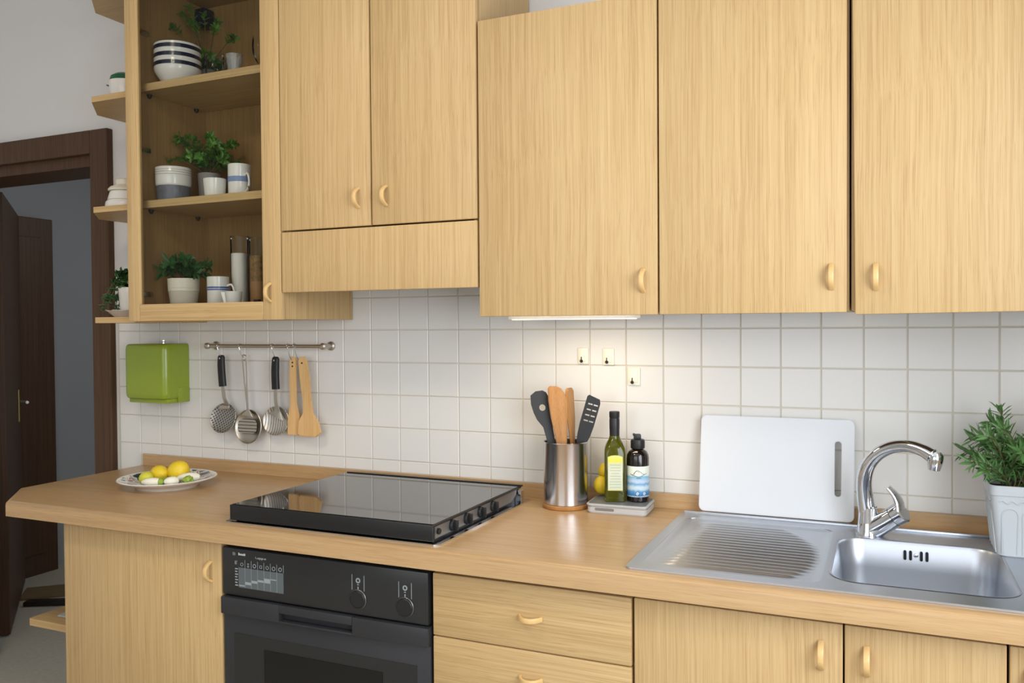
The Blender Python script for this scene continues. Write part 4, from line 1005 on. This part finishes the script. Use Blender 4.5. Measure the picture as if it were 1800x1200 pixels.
# chopping board leaning on the wall
t = thing('chopping_board', 'white plastic chopping board leaning against the tiles behind the drainer', 'chopping board', (1.296, -0.062, deckz + 0.006))
bw, bh = 0.366, 0.242
slot = [(0.142, 0.115), (0.150, 0.108)]
slot = [(0.1465 + 0.0078 * math.cos(a), (0.182 if math.sin(a) >= 0 else 0.066) + 0.0078 * math.sin(a)) for a in [2 * PI * i / 20 for i in range(20)]]
lean = math.atan2(0.040, bh)
T = Matrix.Translation((1.2965, -0.0605, deckz + 0.0065)) @ Matrix.Rotation(-lean, 4, 'X') @ Matrix(((1, 0, 0, 0), (0, 0, 1, 0), (0, 1, 0, 0), (0, 0, 0, 1)))
bm = bmnew(); prism(bm, rrect(bw, bh, 0.014, 6, 0, bh / 2), -0.0035, 0.0035, T, [slot]); es = [e for e in bm.edges if e.calc_face_angle(0) > 1.2]
bmesh.ops.bevel(bm, geom=es, offset=0.0015, segments=2, affect='EDGES'); obj('board', bm, 'whiteplastic', t)

# ---- plants
def sprig_mesh(path, leaf_n, lw, ll, rng, whorl=2, tipbias=0.25, stem_r=0.0012, out=0.9):
    bm = bmnew(); bl = bmnew()
    P = smooth_path(path, 5); n = len(P)
    tube(bm, P, stem_r, 5)
    for k in range(leaf_n):
        f = tipbias + (1 - tipbias) * (k + 1) / leaf_n
        i = min(n - 2, int(f * (n - 1))); p = P[i]; tdir = (P[i + 1] - P[max(0, i - 1)]).normalized()
        base = rng.uniform(0, 2 * PI)
        for q in range(whorl):
            a = base + 2 * PI * q / whorl + rng.uniform(-.3, .3)
            g = Vector((0, 0, 1)) if abs(tdir.z) < 0.9 else Vector((1, 0, 0))
            s = tdir.cross(g).normalized(); u = s.cross(tdir)
            rad = s * math.cos(a) + u * math.sin(a)
            d = (rad * out + tdir * rng.uniform(0.4, 0.9)).normalized()
            L = ll * rng.uniform(0.7, 1.15); W = lw * rng.uniform(0.8, 1.2)
            sd = d.cross(tdir); sd = sd.normalized() if sd.length > 1e-4 else s
            up = sd.cross(d).normalized()
            a0 = bl.verts.new(p); a1 = bl.verts.new(p + d * L * 0.35 + sd * W / 2 + up * W * 0.15); a2 = bl.verts.new(p + d * L * 0.75 + sd * W * 0.38 + up * W * 0.1)
            a3 = bl.verts.new(p + d * L - up * W * 0.25); a4 = bl.verts.new(p + d * L * 0.75 - sd * W * 0.38 + up * W * 0.1); a5 = bl.verts.new(p + d * L * 0.35 - sd * W / 2 + up * W * 0.15)
            m1 = bl.verts.new(p + d * L * 0.5 - up * W * 0.05)
            for tri in ((a0, a1, m1), (a1, a2, m1), (a2, a3, m1), (a3, a4, m1), (a4, a5, m1), (a5, a0, m1)): bl.faces.new(tri)
    return bm, bl
def add_sprig(parent, path, n, lw, ll, rng, leafm, **kw):
    bs, bl = sprig_mesh(path, n, lw, ll, rng, **kw)
    s = obj('sprig', bs, 'stem', parent); obj('leaves', bl, leafm, s)
def curve(base, az, h, r, droop=0.0):
    b = Vector(base); d = Vector((math.cos(az), math.sin(az), 0))
    return [b, b + d * r * 0.25 + Vector((0, 0, h * 0.5)), b + d * r * 0.65 + Vector((0, 0, h * 0.88)), b + d * r + Vector((0, 0, h - droop))]

# herb in the pale grey planter on the sink deck
PX, PY = 1.8140, -0.170
t = thing('potted_herb', 'bushy narrow-leaved herb in a pale grey planter at the right of the sink', 'plant', (PX, PY, deckz))
bm = bmnew(); rings = []; pz = deckz
for hw, z in ((0.056, 0.0), (0.058, 0.002), (0.0705, 0.126), (0.0725, 0.127), (0.0735, 0.146), (0.0715, 0.147), (0.066, 0.125), (0.064, 0.120)):
    rings.append([bm.verts.new((PX + x, PY + y, pz + z)) for x, y in rrect(2 * hw, 2 * hw, 0.016, 5)])
for a, b in zip(rings, rings[1:]):
    for i in range(len(a)):
        j = (i + 1) % len(a); bm.faces.new((a[i], a[j], b[j], b[i]))
bm.faces.new(list(reversed(rings[0]))); pot = obj('planter', bm, 'planter', t)
for side in range(4):
    for k in range(3):
        off = (-0.036, 0.0, 0.036)[k]
        bm = bmnew(); hwz = lambda z: 0.058 + (0.0705 - 0.058) * z / 0.126 + 0.0004
        pts = [(off - 0.013, hwz(0.008)), ]
        path = [(off - 0.013, 0.006), (off - 0.0145, 0.085)] + [(off - 0.0145 * math.cos(PI * q / 8), 0.085 + 0.016 * math.sin(PI * q / 8)) for q in range(1, 8)] + [(off + 0.0145, 0.085), (off + 0.013, 0.006)]
        P3 = [Matrix.Rotation(side * PI / 2, 3, 'Z') @ Vector((x, -hwz(z), z)) + Vector((PX, PY, pz)) for x, z in path]
        tube(bm, P3, 0.0011, 6); obj('moulded_arch', bm, 'planter', pot)
    bm = bmnew(); P3 = [Matrix.Rotation(side * PI / 2, 3, 'Z') @ Vector((-0.055 + 0.110 * q / 40, -0.0702, 0.114 + 0.0028 * math.sin(q * 0.95))) + Vector((PX, PY, pz)) for q in range(41)]
    tube(bm, P3, 0.0012, 6); obj('moulded_wave', bm, 'planter', pot)
bm = bmnew(); box(bm, PX - 0.062, PX + 0.062, PY - 0.062, PY + 0.062, pz + 0.10, pz + 0.128); obj('soil', bm, 'soil', t, False)
rng = random.Random(11)
for k in range(54):
    az = 2 * PI * k / 54 * 5.0 + rng.uniform(-.3, .3)
    r = rng.uniform(0.03, 0.128); h = rng.uniform(0.055, 0.165) * (1.08 - 0.35 * (r / 0.128))
    b = (PX + rng.uniform(-.04, .04), PY + rng.uniform(-.04, .04), pz + 0.126)
    add_sprig(t, curve(b, az, h, r, 0.004), rng.randint(7, 9), 0.0062, 0.034, rng, 'rosemary', whorl=3, tipbias=0.15, out=0.75)
add_sprig(t, [(PX - 0.02, PY + 0.02, pz + 0.126), (PX - 0.03, PY + 0.02, pz + 0.20), (PX - 0.038, PY + 0.018, pz + 0.26), (PX - 0.048, PY + 0.016, pz + 0.300)], 5, 0.0062, 0.032, rng, 'rosemary', whorl=3, tipbias=0.6, out=0.7)

# ---- plate with fruit
PLX, PLY = -0.462, -0.282
def plate_mat():
    m = mat('painted_plate', srgb(232, 228, 216), 0.2, coat=0.3); nt = m.node_tree; L = nt.links.new; p = nt.nodes['Principled BSDF']
    tc = nt.nodes.new('ShaderNodeTexCoord')
    sp = nt.nodes.new('ShaderNodeSeparateXYZ'); L(tc.outputs['Object'], sp.inputs[0])
    an = nt.nodes.new('ShaderNodeMath'); an.operation = 'ARCTAN2'; L(sp.outputs['Y'], an.inputs[0]); L(sp.outputs['X'], an.inputs[1])
    ln = nt.nodes.new('ShaderNodeVectorMath'); ln.operation = 'LENGTH'
    cb0 = nt.nodes.new('ShaderNodeCombineXYZ'); L(sp.outputs['X'], cb0.inputs[0]); L(sp.outputs['Y'], cb0.inputs[1]); L(cb0.outputs[0], ln.inputs[0])
    cb = nt.nodes.new('ShaderNodeCombineXYZ')
    k1 = nt.nodes.new('ShaderNodeMath'); k1.operation = 'MULTIPLY'; k1.inputs[1].default_value = 2.0; L(an.outputs[0], k1.inputs[0]); L(k1.outputs[0], cb.inputs[0])
    k2 = nt.nodes.new('ShaderNodeMath'); k2.operation = 'MULTIPLY'; k2.inputs[1].default_value = 13; L(ln.outputs['Value'], k2.inputs[0]); L(k2.outputs[0], cb.inputs[1])
    n = nt.nodes.new('ShaderNodeTexNoise'); n.inputs['Scale'].default_value = 1.6; n.inputs['Detail'].default_value = 1.5; L(cb.outputs[0], n.inputs['Vector'])
    r = nt.nodes.new('ShaderNodeValToRGB'); r.color_ramp.interpolation = 'CONSTANT'; e = r.color_ramp.elements
    w_ = srgb(232, 228, 216)
    st = [(0.0, srgb(40, 44, 66)), (0.38, srgb(64, 104, 104)), (0.43, w_), (0.485, srgb(130, 150, 146)), (0.505, w_), (0.55, srgb(166, 76, 96)), (0.59, srgb(206, 150, 156)), (0.61, w_), (0.65, srgb(58, 84, 66))]
    while len(e) < len(st): e.new(0.5)
    for a, (ps, c) in zip(e, st): a.position = ps; a.color = c
    L(n.outputs['Fac'], r.inputs['Fac'])
    # plain rim edge
    rm = nt.nodes.new('ShaderNodeMath'); rm.operation = 'GREATER_THAN'; rm.inputs[1].default_value = 0.136; L(ln.outputs['Value'], rm.inputs[0])
    mx = nt.nodes.new('ShaderNodeMix'); mx.data_type = 'RGBA'; L(rm.outputs[0], mx.inputs[0]); L(r.outputs[0], mx.inputs[6]); mx.inputs[7].default_value = w_
    L(mx.outputs[2], p.inputs['Base Color']); return m
M['plate'] = plate_mat()
t = thing('painted_plate', 'painted ceramic plate of lemons on the left end of the worktop', 'plate', (PLX, PLY, TOPZ))
T = Matrix.Translation((PLX, PLY, TOPZ))
bm = bmnew(); lathe(bm, [(0.0, 0.0092), (0.080, 0.0092), (0.094, 0.0130), (0.110, 0.0190), (0.1420, 0.0290)], 64, T, False); obj('painted_face', bm, 'plate', t)
bm = bmnew(); lathe(bm, [(0.0, 0.0045), (0.080, 0.0045), (0.084, 0.0), (0.089, 0.0), (0.094, 0.0060), (0.112, 0.0150), (0.1425, 0.0256), (0.1440, 0.0276), (0.1420, 0.0292)], 64, T, False); obj('underside', bm, 'white', t)
PZ = TOPZ + 0.0096
GP = 'fruit and vegetables on the painted plate'
bm = bmnew(); fruit(bm, (-0.438, -0.262, PZ + 0.0335), 0.0325, 1.04, Matrix.Rotation(0.9, 4, 'Y')); single('lemon', bm, 'lemon', 'largest lemon, in the middle of the painted plate', 'lemon', (-0.438, -0.262, PZ), GP)
bm = bmnew(); fruit(bm, (-0.486, -0.292, PZ + 0.0275), 0.0265, 1.22, Matrix.Rotation(1.35, 4, 'Y') @ Matrix.Rotation(0.3, 4, 'X')); single('lemon', bm, 'lemon', 'lemon lying on its side, left of the largest one on the plate', 'lemon', (-0.486, -0.292, PZ), GP)
bm = bmnew(); fruit(bm, (-0.490, -0.338, PZ + 0.0215), 0.0205, 1.08, Matrix.Rotation(1.2, 4, 'Y')); single('lime', bm, 'lime', 'small yellow-green lime at the front left of the plate', 'lime', (-0.486, -0.350, PZ), GP)
def veg(c, r, M4, label, green_at=None):
    t = thing('white_vegetable', label, 'vegetable', c, group=GP)
    bm = bmnew(); lathe(bm, [(0.0, -1.0), (0.45, -0.86), (0.85, -0.4), (1.0, 0.1), (0.85, 0.62), (0.5, 0.92), (0.0, 1.0)], 18, Matrix.Translation((c[0], c[1], c[2] + r[1])) @ M4 @ Matrix.Diagonal((r[1], r[1], r[0], 1)), False); obj('bulb', bm, 'garlic', t)
    if green_at is not None:
        bm = bmnew(); fr = [(0.30, 0.0), (0.75, -0.25), (0.9, 0.1), (0.45, 0.65), (0.0, 0.8)]
        lathe(bm, fr, 10, Matrix.Translation((c[0], c[1], c[2] + r[1])) @ M4 @ Matrix.Translation((0, 0, r[0] * green_at)) @ Matrix.Diagonal((r[1] * 1.0, r[1] * 1.0, r[0] * 0.45 * (1 if green_at > 0 else -1), 1))); obj('green_end', bm, 'sprout', t)
dirx = lambda a: Matrix.Rotation(a, 4, 'Z') @ Matrix.Rotation(PI / 2, 4, 'Y')
veg((-0.440, -0.364, PZ + 0.0045), (0.032, 0.0135), dirx(0.42), 'white onion with pale green end at the front of the plate', 0.80)
veg((-0.390, -0.337, PZ + 0.005), (0.022, 0.0145), dirx(0.9), 'plump white garlic bulb in front of the largest lemon')
veg((-0.388, -0.272, PZ + 0.005), (0.035, 0.0150), dirx(0.75), 'white onion lying behind the green piece at the right of the plate')
def greens(c, r, label):
    bm = bmnew(); rg = random.Random(int(abs(c[0]) * 1e4))
    bmesh.ops.create_icosphere(bm, subdivisions=3, radius=1.0)
    for v in bm.verts:
        k = 1 + 0.22 * math.sin(7 * v.co.x + 3 * v.co.y) * math.cos(6 * v.co.z + 2 * v.co.x) + rg.uniform(-.03, .03)
        v.co = Vector((v.co.x * r[0] * k + c[0], v.co.y * r[1] * k + c[1], max(0.0, v.co.z * r[2] * k + r[2]) + c[2]))
    single('green_vegetable', bm, 'sprout', label, 'vegetable', c, GP)
greens((-0.424, -0.328, PZ + 0.001), (0.019, 0.017, 0.0125), 'knobbly green sprout between the lime and the garlic bulb')
greens((-0.362, -0.300, PZ + 0.0085), (0.017, 0.014, 0.0115), 'pale green piece at the right end of the plate')

# ================================================================ IN THE DISPLAY CABINET
FZ = GB + 0.018
def lp(t, name, prof, m, loc, seg=40, M4=None, caps=False):
    bm = bmnew(); lathe(bm, prof, seg, Matrix.Translation(loc) @ (M4 or Matrix()), caps); return obj(name, bm, m, t)
def hollow(rb, rt, h, th=0.003, foot=0.0):
    return [(0.0, 0.0), (rb * 0.94, 0.0), (rb, 0.003), (rt, h - 0.001), (rt - th * 0.5, h), (rt - th, h - 0.001), (rb - th, th + 0.003), (0.0, th + 0.001)]
# bottom shelf
c = (-0.4400, -0.228, FZ)
t = thing('potted_plant', 'leafy green plant in a cream pot on the cabinet bottom', 'plant', c)
pt = lp(t, 'pot', [(0, 0), (0.033, 0), (0.035, 0.002), (0.0445, 0.072), (0.0455, 0.073), (0.0475, 0.112), (0.0450, 0.112), (0.0420, 0.095), (0, 0.095)], 'cream', c)
for z in (0.074, 0.083): lp(pt, 'band', [(0.0452 + (z - 0.07) * 0.05, z - 0.0006), (0.0462 + (z - 0.07) * 0.05, z), (0.0452 + (z - 0.07) * 0.05, z + 0.0008)], 'cream', c)
rng = random.Random(3)
for k in range(20):
    az = 2 * PI * k / 20 + rng.uniform(-.2, .2); r = rng.uniform(0.03, 0.068)
    add_sprig(t, curve((c[0] + rng.uniform(-.02, .02), c[1] + rng.uniform(-.02, .02), c[2] + 0.095), az, rng.uniform(0.04, 0.082) * (1.15 - r * 5), r * 0.9, 0.004), 4, 0.015, 0.034, rng, 'leafdark', whorl=3, tipbias=0.2)
def mug(label, c, r, h, band, bandz, handle_az, group=None, hz=0.5):
    t = thing('mug', label, 'mug', c, group=group)
    lp(t, 'cup', hollow(r * 0.98, r, h), 'white', c)
    for z0, z1 in bandz: lp(t, 'band', [(r * 0.992 + 0.0004, z0), (r * 0.996 + 0.0005, z1)], band, c)
    if handle_az is not None:
        d = Vector((math.cos(handle_az), math.sin(handle_az), 0)); b = Vector(c)
        P = [b + d * (r - 0.001) + Vector((0, 0, h * (hz + 0.26))), b + d * (r + 0.014) + Vector((0, 0, h * (hz + 0.28))), b + d * (r + 0.023) + Vector((0, 0, h * (hz + 0.08))), b + d * (r + 0.018) + Vector((0, 0, h * (hz - 0.16))), b + d * (r - 0.001) + Vector((0, 0, h * (hz - 0.26)))]
        bm = bmnew(); tube(bm, smooth_path(P, 6), 0.0034, 10); obj('handle', bm, 'white', t)
mug('white mug with two blue rings beside the flour jar', (-0.3240, -0.205, FZ), 0.0325, 0.116, 'blueband', ((0.074, 0.078), (0.080, 0.085)), 0.2)
c = (-0.2150, -0.258, FZ)
t = thing('cream_jug', 'small white conical milk jug in front of the flour jar', 'jug', c)
lp(t, 'cup', [(0, 0), (0.016, 0), (0.017, 0.002), (0.0255, 0.066), (0.0245, 0.067), (0.0150, 0.006), (0, 0.004)], 'white', c)
bm = bmnew(); prism(bm, [(-0.036, 0.065), (-0.024, 0.065), (-0.0170, 0.004), (-0.0200, 0.004)], -0.005, 0.005, Matrix.Translation(c) @ Matrix.Rotation(0.4, 4, 'Z') @ Matrix.Rotation(PI / 2, 4, 'X')); obj('handle', bm, 'white', t, False)
def jar(label, c, r, h, layers):
    t = thing('storage_jar', label, 'jar', c, group='tall glass storage jars in the display cabinet')
    lp(t, 'glass', [(0, 0.0002), (r, 0.0002), (r, h), (r - 0.001, h + 0.0008)], 'glass', c, 36)
    z = 0.0046
    for nm, mm, dz in layers:
        lp(t, nm, [(0, z), (r - 0.0024, z), (r - 0.0024, z + dz - 0.0004), (0, z + dz)], mm, c, 30); z += dz
jar('tall glass jar two thirds full of white flour', (-0.3010, -0.135, FZ), 0.0275, 0.246, [('flour', 'flour', 0.187)])
jar('tall glass jar with seeds above tan meal', (-0.2385, -0.125, FZ), 0.0255, 0.240, [('meal', 'tan', 0.098), ('seeds', 'grain', 0.080)])
bm = bmnew(); box(bm, -0.2050, -0.1880, -0.185, -0.168, FZ, FZ + 0.045, 0.002); single('dark_tin', bm, 'black', 'small dark tin at the foot of the flour jar', 'tin', (-0.1965, -0.1765, FZ))
bm = bmnew(); box(bm, -0.150, -0.070, -0.062, -0.050, FZ, FZ + 0.150, 0.003); single('wooden_board', bm, 'bamboo', 'small brown wooden board standing beside the seed jar', 'board', (-0.11, -0.056, FZ))
# middle shelf
c = (-0.4860, -0.218, SH1)
t = thing('planter_bowl', 'round pot, white above and grey knit pattern below, on the middle shelf', 'pot', c)
lp(t, 'knit_bowl', hollow(0.047, 0.0500, 0.052), 'knit', c)
c2 = (c[0], c[1], c[2] + 0.052)
wb = lp(t, 'white_bowl', [(0.046, -0.006), (0.0515, -0.002), (0.0530, 0.002), (0.0540, 0.052), (0.0530, 0.054), (0.0510, 0.052), (0.0490, 0.004), (0, 0.002)], 'white', c2)
for z in (0.030, 0.037, 0.044): lp(wb, 'groove', [(0.0538, z), (0.0543, z + 0.0006), (0.0538, z + 0.0012)], 'greypot', c2)
c = (-0.4300, -0.125, SH1)
t = thing('potted_plant', 'spreading leafy plant in a grey stoneware pot on the middle shelf', 'plant', c)
lp(t, 'pot', hollow(0.029, 0.0355, 0.100, 0.004), 'greypot', c)
bm = bmnew(); lathe(bm, [(0, 0.088), (0.031, 0.088)], 20, Matrix.Translation(c), False); obj('soil', bm, 'soil', t)
rng = random.Random(5)
for k in range(34):
    az = 2 * PI * k / 34 * 3 + rng.uniform(-.2, .2); r = rng.uniform(0.02, 0.100)
    if c[1] + math.sin(az) * r > -0.03: r = 0.05
    add_sprig(t, curve((c[0] + rng.uniform(-.012, .012), c[1] + rng.uniform(-.012, .012), c[2] + 0.088), az, rng.uniform(0.06, 0.140) * (1.12 - r * 3), r, 0.004), 7, 0.0115, 0.021, rng, 'leaf', whorl=3, tipbias=0.3)
for tip in ((-0.500, -0.19, 0.215), (-0.535, -0.16, 0.205), (-0.325, -0.16, 0.130), (-0.300, -0.19, 0.118), (-0.395, -0.15, 0.212), (-0.528, -0.20, 0.135)):
    b = Vector((c[0], c[1], c[2] + 0.088)); e = Vector((tip[0], tip[1], c[2] + tip[2])); mid = (b + e) / 2 + Vector((0, 0, 0.025))
    add_sprig(t, [b, b * 0.4 + mid * 0.6, mid * 0.5 + e * 0.5 + Vector((0, 0, 0.010)), e], 6, 0.0105, 0.022, rng, 'leaf', whorl=2, tipbias=0.45)
bm = None
c = (-0.2980, -0.240, SH1)
t = thing('small_cup', 'small plain white cup in front of the grey pot', 'cup', c); lp(t, 'cup', hollow(0.0300, 0.0335, 0.056), 'white', c)
mug('white mug with a pale blue band, handle to the right, on the middle shelf', (-0.2340, -0.205, SH1), 0.0340, 0.099, 'paleblue', ((0.045, 0.061),), -0.35, hz=0.40)
c = (-0.1480, -0.230, SH1)
t = thing('glass_dish', 'tiny clear glass dish half hidden by the door frame, middle shelf', 'dish', c); lp(t, 'dish', [(0, 0.0005), (0.020, 0.0005), (0.026, 0.026), (0.0255, 0.0265)], 'glass', c)
# upper shelf
for k in range(3):
    c = (-0.4740, -0.205, SH2 + k * 0.0255)
    t = thing('striped_bowl', ['lowest of the three stacked white bowls with navy rims', 'middle of the three stacked white bowls with navy rims', 'topmost of the three stacked white bowls with navy rims'][k], 'bowl', c, group='stack of striped bowls')
    lp(t, 'bowl', [(0, 0), (0.036, 0.0), (0.038, 0.002), (0.0600, 0.032), (0.0680, 0.044), (0.0700, 0.055), (0.0702, 0.0765), (0.0690, 0.0775), (0.0675, 0.0765), (0.0672, 0.056), (0.057, 0.034), (0.034, 0.006), (0, 0.005)], 'white', c, 56)
    lp(t, 'stripe', [(0.0705, 0.0580), (0.0706, 0.0700)], 'navy', c, 56)
c = (-0.4700, -0.085, SH2)
t = thing('potted_plant', 'wispy plant with long stems behind the striped bowls', 'plant', c)
lp(t, 'pot', hollow(0.026, 0.032, 0.085, 0.003), 'greypot', c)
rng = random.Random(9)
for k in range(12):
    az = 2 * PI * k / 12; add_sprig(t, curve((c[0], c[1], c[2] + 0.08), az, rng.uniform(0.03, 0.06), rng.uniform(0.03, 0.05), 0.01), 4, 0.012, 0.024, rng, 'leaf', whorl=3, tipbias=0.3)
for tip in ((-0.520, -0.14, 0.262), (-0.500, -0.13, 0.285), (-0.410, -0.10, 0.235), (-0.330, -0.11, 0.165), (-0.480, -0.12, 0.225), (-0.535, -0.17, 0.215), (-0.455, -0.11, 0.262), (-0.390, -0.13, 0.200), (-0.510, -0.11, 0.240)):
    b = Vector((c[0], c[1], c[2] + 0.08)); e = Vector((tip[0], tip[1], c[2] + tip[2])); mid = (b + e) / 2 + Vector((0, 0, 0.02))
    add_sprig(t, [b, b * 0.4 + mid * 0.6, mid * 0.4 + e * 0.6 + Vector((0, 0, 0.008)), e], 6, 0.0095, 0.021, rng, 'leaf', whorl=3, tipbias=0.55)
c = (-0.3240, -0.205, SH2)
t = thing('glass_cup', 'clear glass cup with a small handle beside the striped bowls', 'cup', c); lp(t, 'cup', [(0, 0.0005), (0.022, 0.0005), (0.0245, 0.002), (0.0300, 0.030), (0.0290, 0.060), (0.0255, 0.090), (0.0245, 0.0905)], 'glass', c)
bm = bmnew(); tube(bm, smooth_path([(c[0] + 0.027, c[1] - 0.008, c[2] + 0.060), (c[0] + 0.042, c[1] - 0.010, c[2] + 0.058), (c[0] + 0.042, c[1] - 0.010, c[2] + 0.030), (c[0] + 0.028, c[1] - 0.008, c[2] + 0.022)], 5), 0.0028, 8); obj('handle', bm, 'glass', t)
M['frosted'] = mat('cut_glass', (0.92, 0.93, 0.95, 1), 0.22, trans=0.85, ior=1.45, bump=0.8, bscale=120)
c = (-0.2480, -0.205, SH2)
t = thing('cut_glass_bowl', 'small cut glass bowl on the upper shelf, right of the clear cup', 'bowl', c); lp(t, 'bowl', hollow(0.016, 0.0250, 0.074, 0.003), 'frosted', c)
c = (-0.1800, -0.170, SH2)
t = thing('wine_glass', 'stemmed glass half hidden by the right stile, upper shelf', 'glass', c); lp(t, 'glass', [(0, 0), (0.024, 0), (0.024, 0.002), (0.004, 0.006), (0.004, 0.045), (0.012, 0.056), (0.0220, 0.080), (0.0230, 0.105), (0.0200, 0.130), (0.0194, 0.1305)], 'glass', c)

# ================================================================ ON THE OPEN CORNER SHELVES
c = (-0.7650, -0.150, 1.436)
t = thing('white_dish', 'shallow white scalloped dish on the lowest corner shelf', 'dish', c)
bm = bmnew(); seg = 48; rings = []
for r, z in ((0.0, 0.0), (0.040, 0.0), (0.044, 0.003), (0.060, 0.018), (0.0690, 0.0235), (0.0675, 0.0245), (0.058, 0.0195), (0.042, 0.006), (0.0, 0.005)):
    if r == 0: rings.append([bm.verts.new((c[0], c[1], c[2] + z))])
    else:
        rings.append([bm.verts.new((c[0] + (r + (0.003 * math.cos(9 * a) if r > 0.05 else 0)) * math.cos(a), c[1] + (r + (0.003 * math.cos(9 * a) if r > 0.05 else 0)) * math.sin(a), c[2] + z + (0.0015 * math.cos(9 * a) if r > 0.055 else 0))) for a in [2 * PI * i / seg for i in range(seg)]])
for a, b in zip(rings, rings[1:]):
    for i in range(seg):
        j = (i + 1) % seg
        if len(a) == 1: bm.faces.new((a[0], b[j], b[i]))
        elif len(b) == 1: bm.faces.new((a[i], a[j], b[0]))
        else: bm.faces.new((a[i], a[j], b[j], b[i]))
obj('dish', bm, 'white', t)
c = (-0.7560, -0.150, 1.4415)
t = thing('trailing_plant', 'small-leaved trailing plant in a white pot on the lowest corner shelf', 'plant', c)
lp(t, 'pot', hollow(0.030, 0.0370, 0.095, 0.003), 'white', c)
rng = random.Random(21)
for k in range(18):
    az = 2 * PI * k / 18; add_sprig(t, curve((c[0] + rng.uniform(-.015, .015), c[1] + rng.uniform(-.015, .015), c[2] + 0.085), az, rng.uniform(0.03, 0.072), rng.uniform(0.03, 0.055), 0.015), 5, 0.013, 0.017, rng, 'leafdark', whorl=3, tipbias=0.25)
for k in range(16):
    az = PI + rng.uniform(-0.75, 0.95); b = Vector((c[0], c[1], c[2] + 0.085)); d = Vector((math.cos(az), math.sin(az), 0)); rr = rng.uniform(0.052, 0.075); dr = rng.uniform(0.02, 0.078)
    P = [b, b + d * rr * 0.55 + Vector((0, 0, 0.03)), b + d * rr * 0.95 + Vector((0, 0, -0.012)), b + d * (rr + 0.012) + Vector((0, 0, -dr))]
    add_sprig(t, P, 7, 0.0125, 0.015, rng, 'leafgrey', whorl=3, tipbias=0.25, out=1.0)
c = (-0.7450, -0.175, 1.784)
t = thing('lidded_pot', 'squat cream lidded pot stack on the middle corner shelf', 'pot', c)
lp(t, 'lower_bowl', [(0, 0), (0.048, 0), (0.056, 0.006), (0.0600, 0.018), (0.0580, 0.030), (0.052, 0.036), (0, 0.036)], 'white', c)
lp(t, 'upper_bowl', [(0.050, 0.0365), (0.0525, 0.038), (0.0470, 0.058), (0.0440, 0.066), (0, 0.066)], 'white', c)
lp(t, 'lid', [(0.047, 0.066), (0.0500, 0.068), (0.0505, 0.072), (0.044, 0.080), (0.030, 0.086), (0.026, 0.088), (0.027, 0.104), (0.022, 0.108), (0, 0.109)], 'cream', c)
M['deepgreen'] = mat('deep_green_glaze', srgb(20, 92, 56), 0.35)
c = (-0.7280, -0.180, 2.131)
t = thing('leaf_bowl', 'white bowl with a green leaf-shaped lid on the upper corner shelf', 'bowl', c)
lp(t, 'bowl', [(0, 0), (0.030, 0), (0.040, 0.010), (0.0485, 0.040), (0.0500, 0.074), (0.0485, 0.075), (0, 0.073)], 'white', c)
bm = bmnew(); lathe(bm, [(0.0485, 0.0755), (0.0440, 0.090), (0.030, 0.099), (0.0, 0.103)], 32, Matrix.Translation(c), False); obj('lid', bm, 'deepgreen', t)
bm = bmnew(); prism(bm, [(0.0, -0.006), (0.012, -0.012), (0.024, 0.0), (0.012, 0.008)], 0.0, 0.004, Matrix.Translation((c[0] - 0.047, c[1] - 0.012, c[2] + 0.060)) @ Matrix.Rotation(PI + 0.2, 4, 'Z') @ Matrix.Rotation(-0.35, 4, 'Y')); obj('leaf_tip', bm, 'deepgreen', t, False)
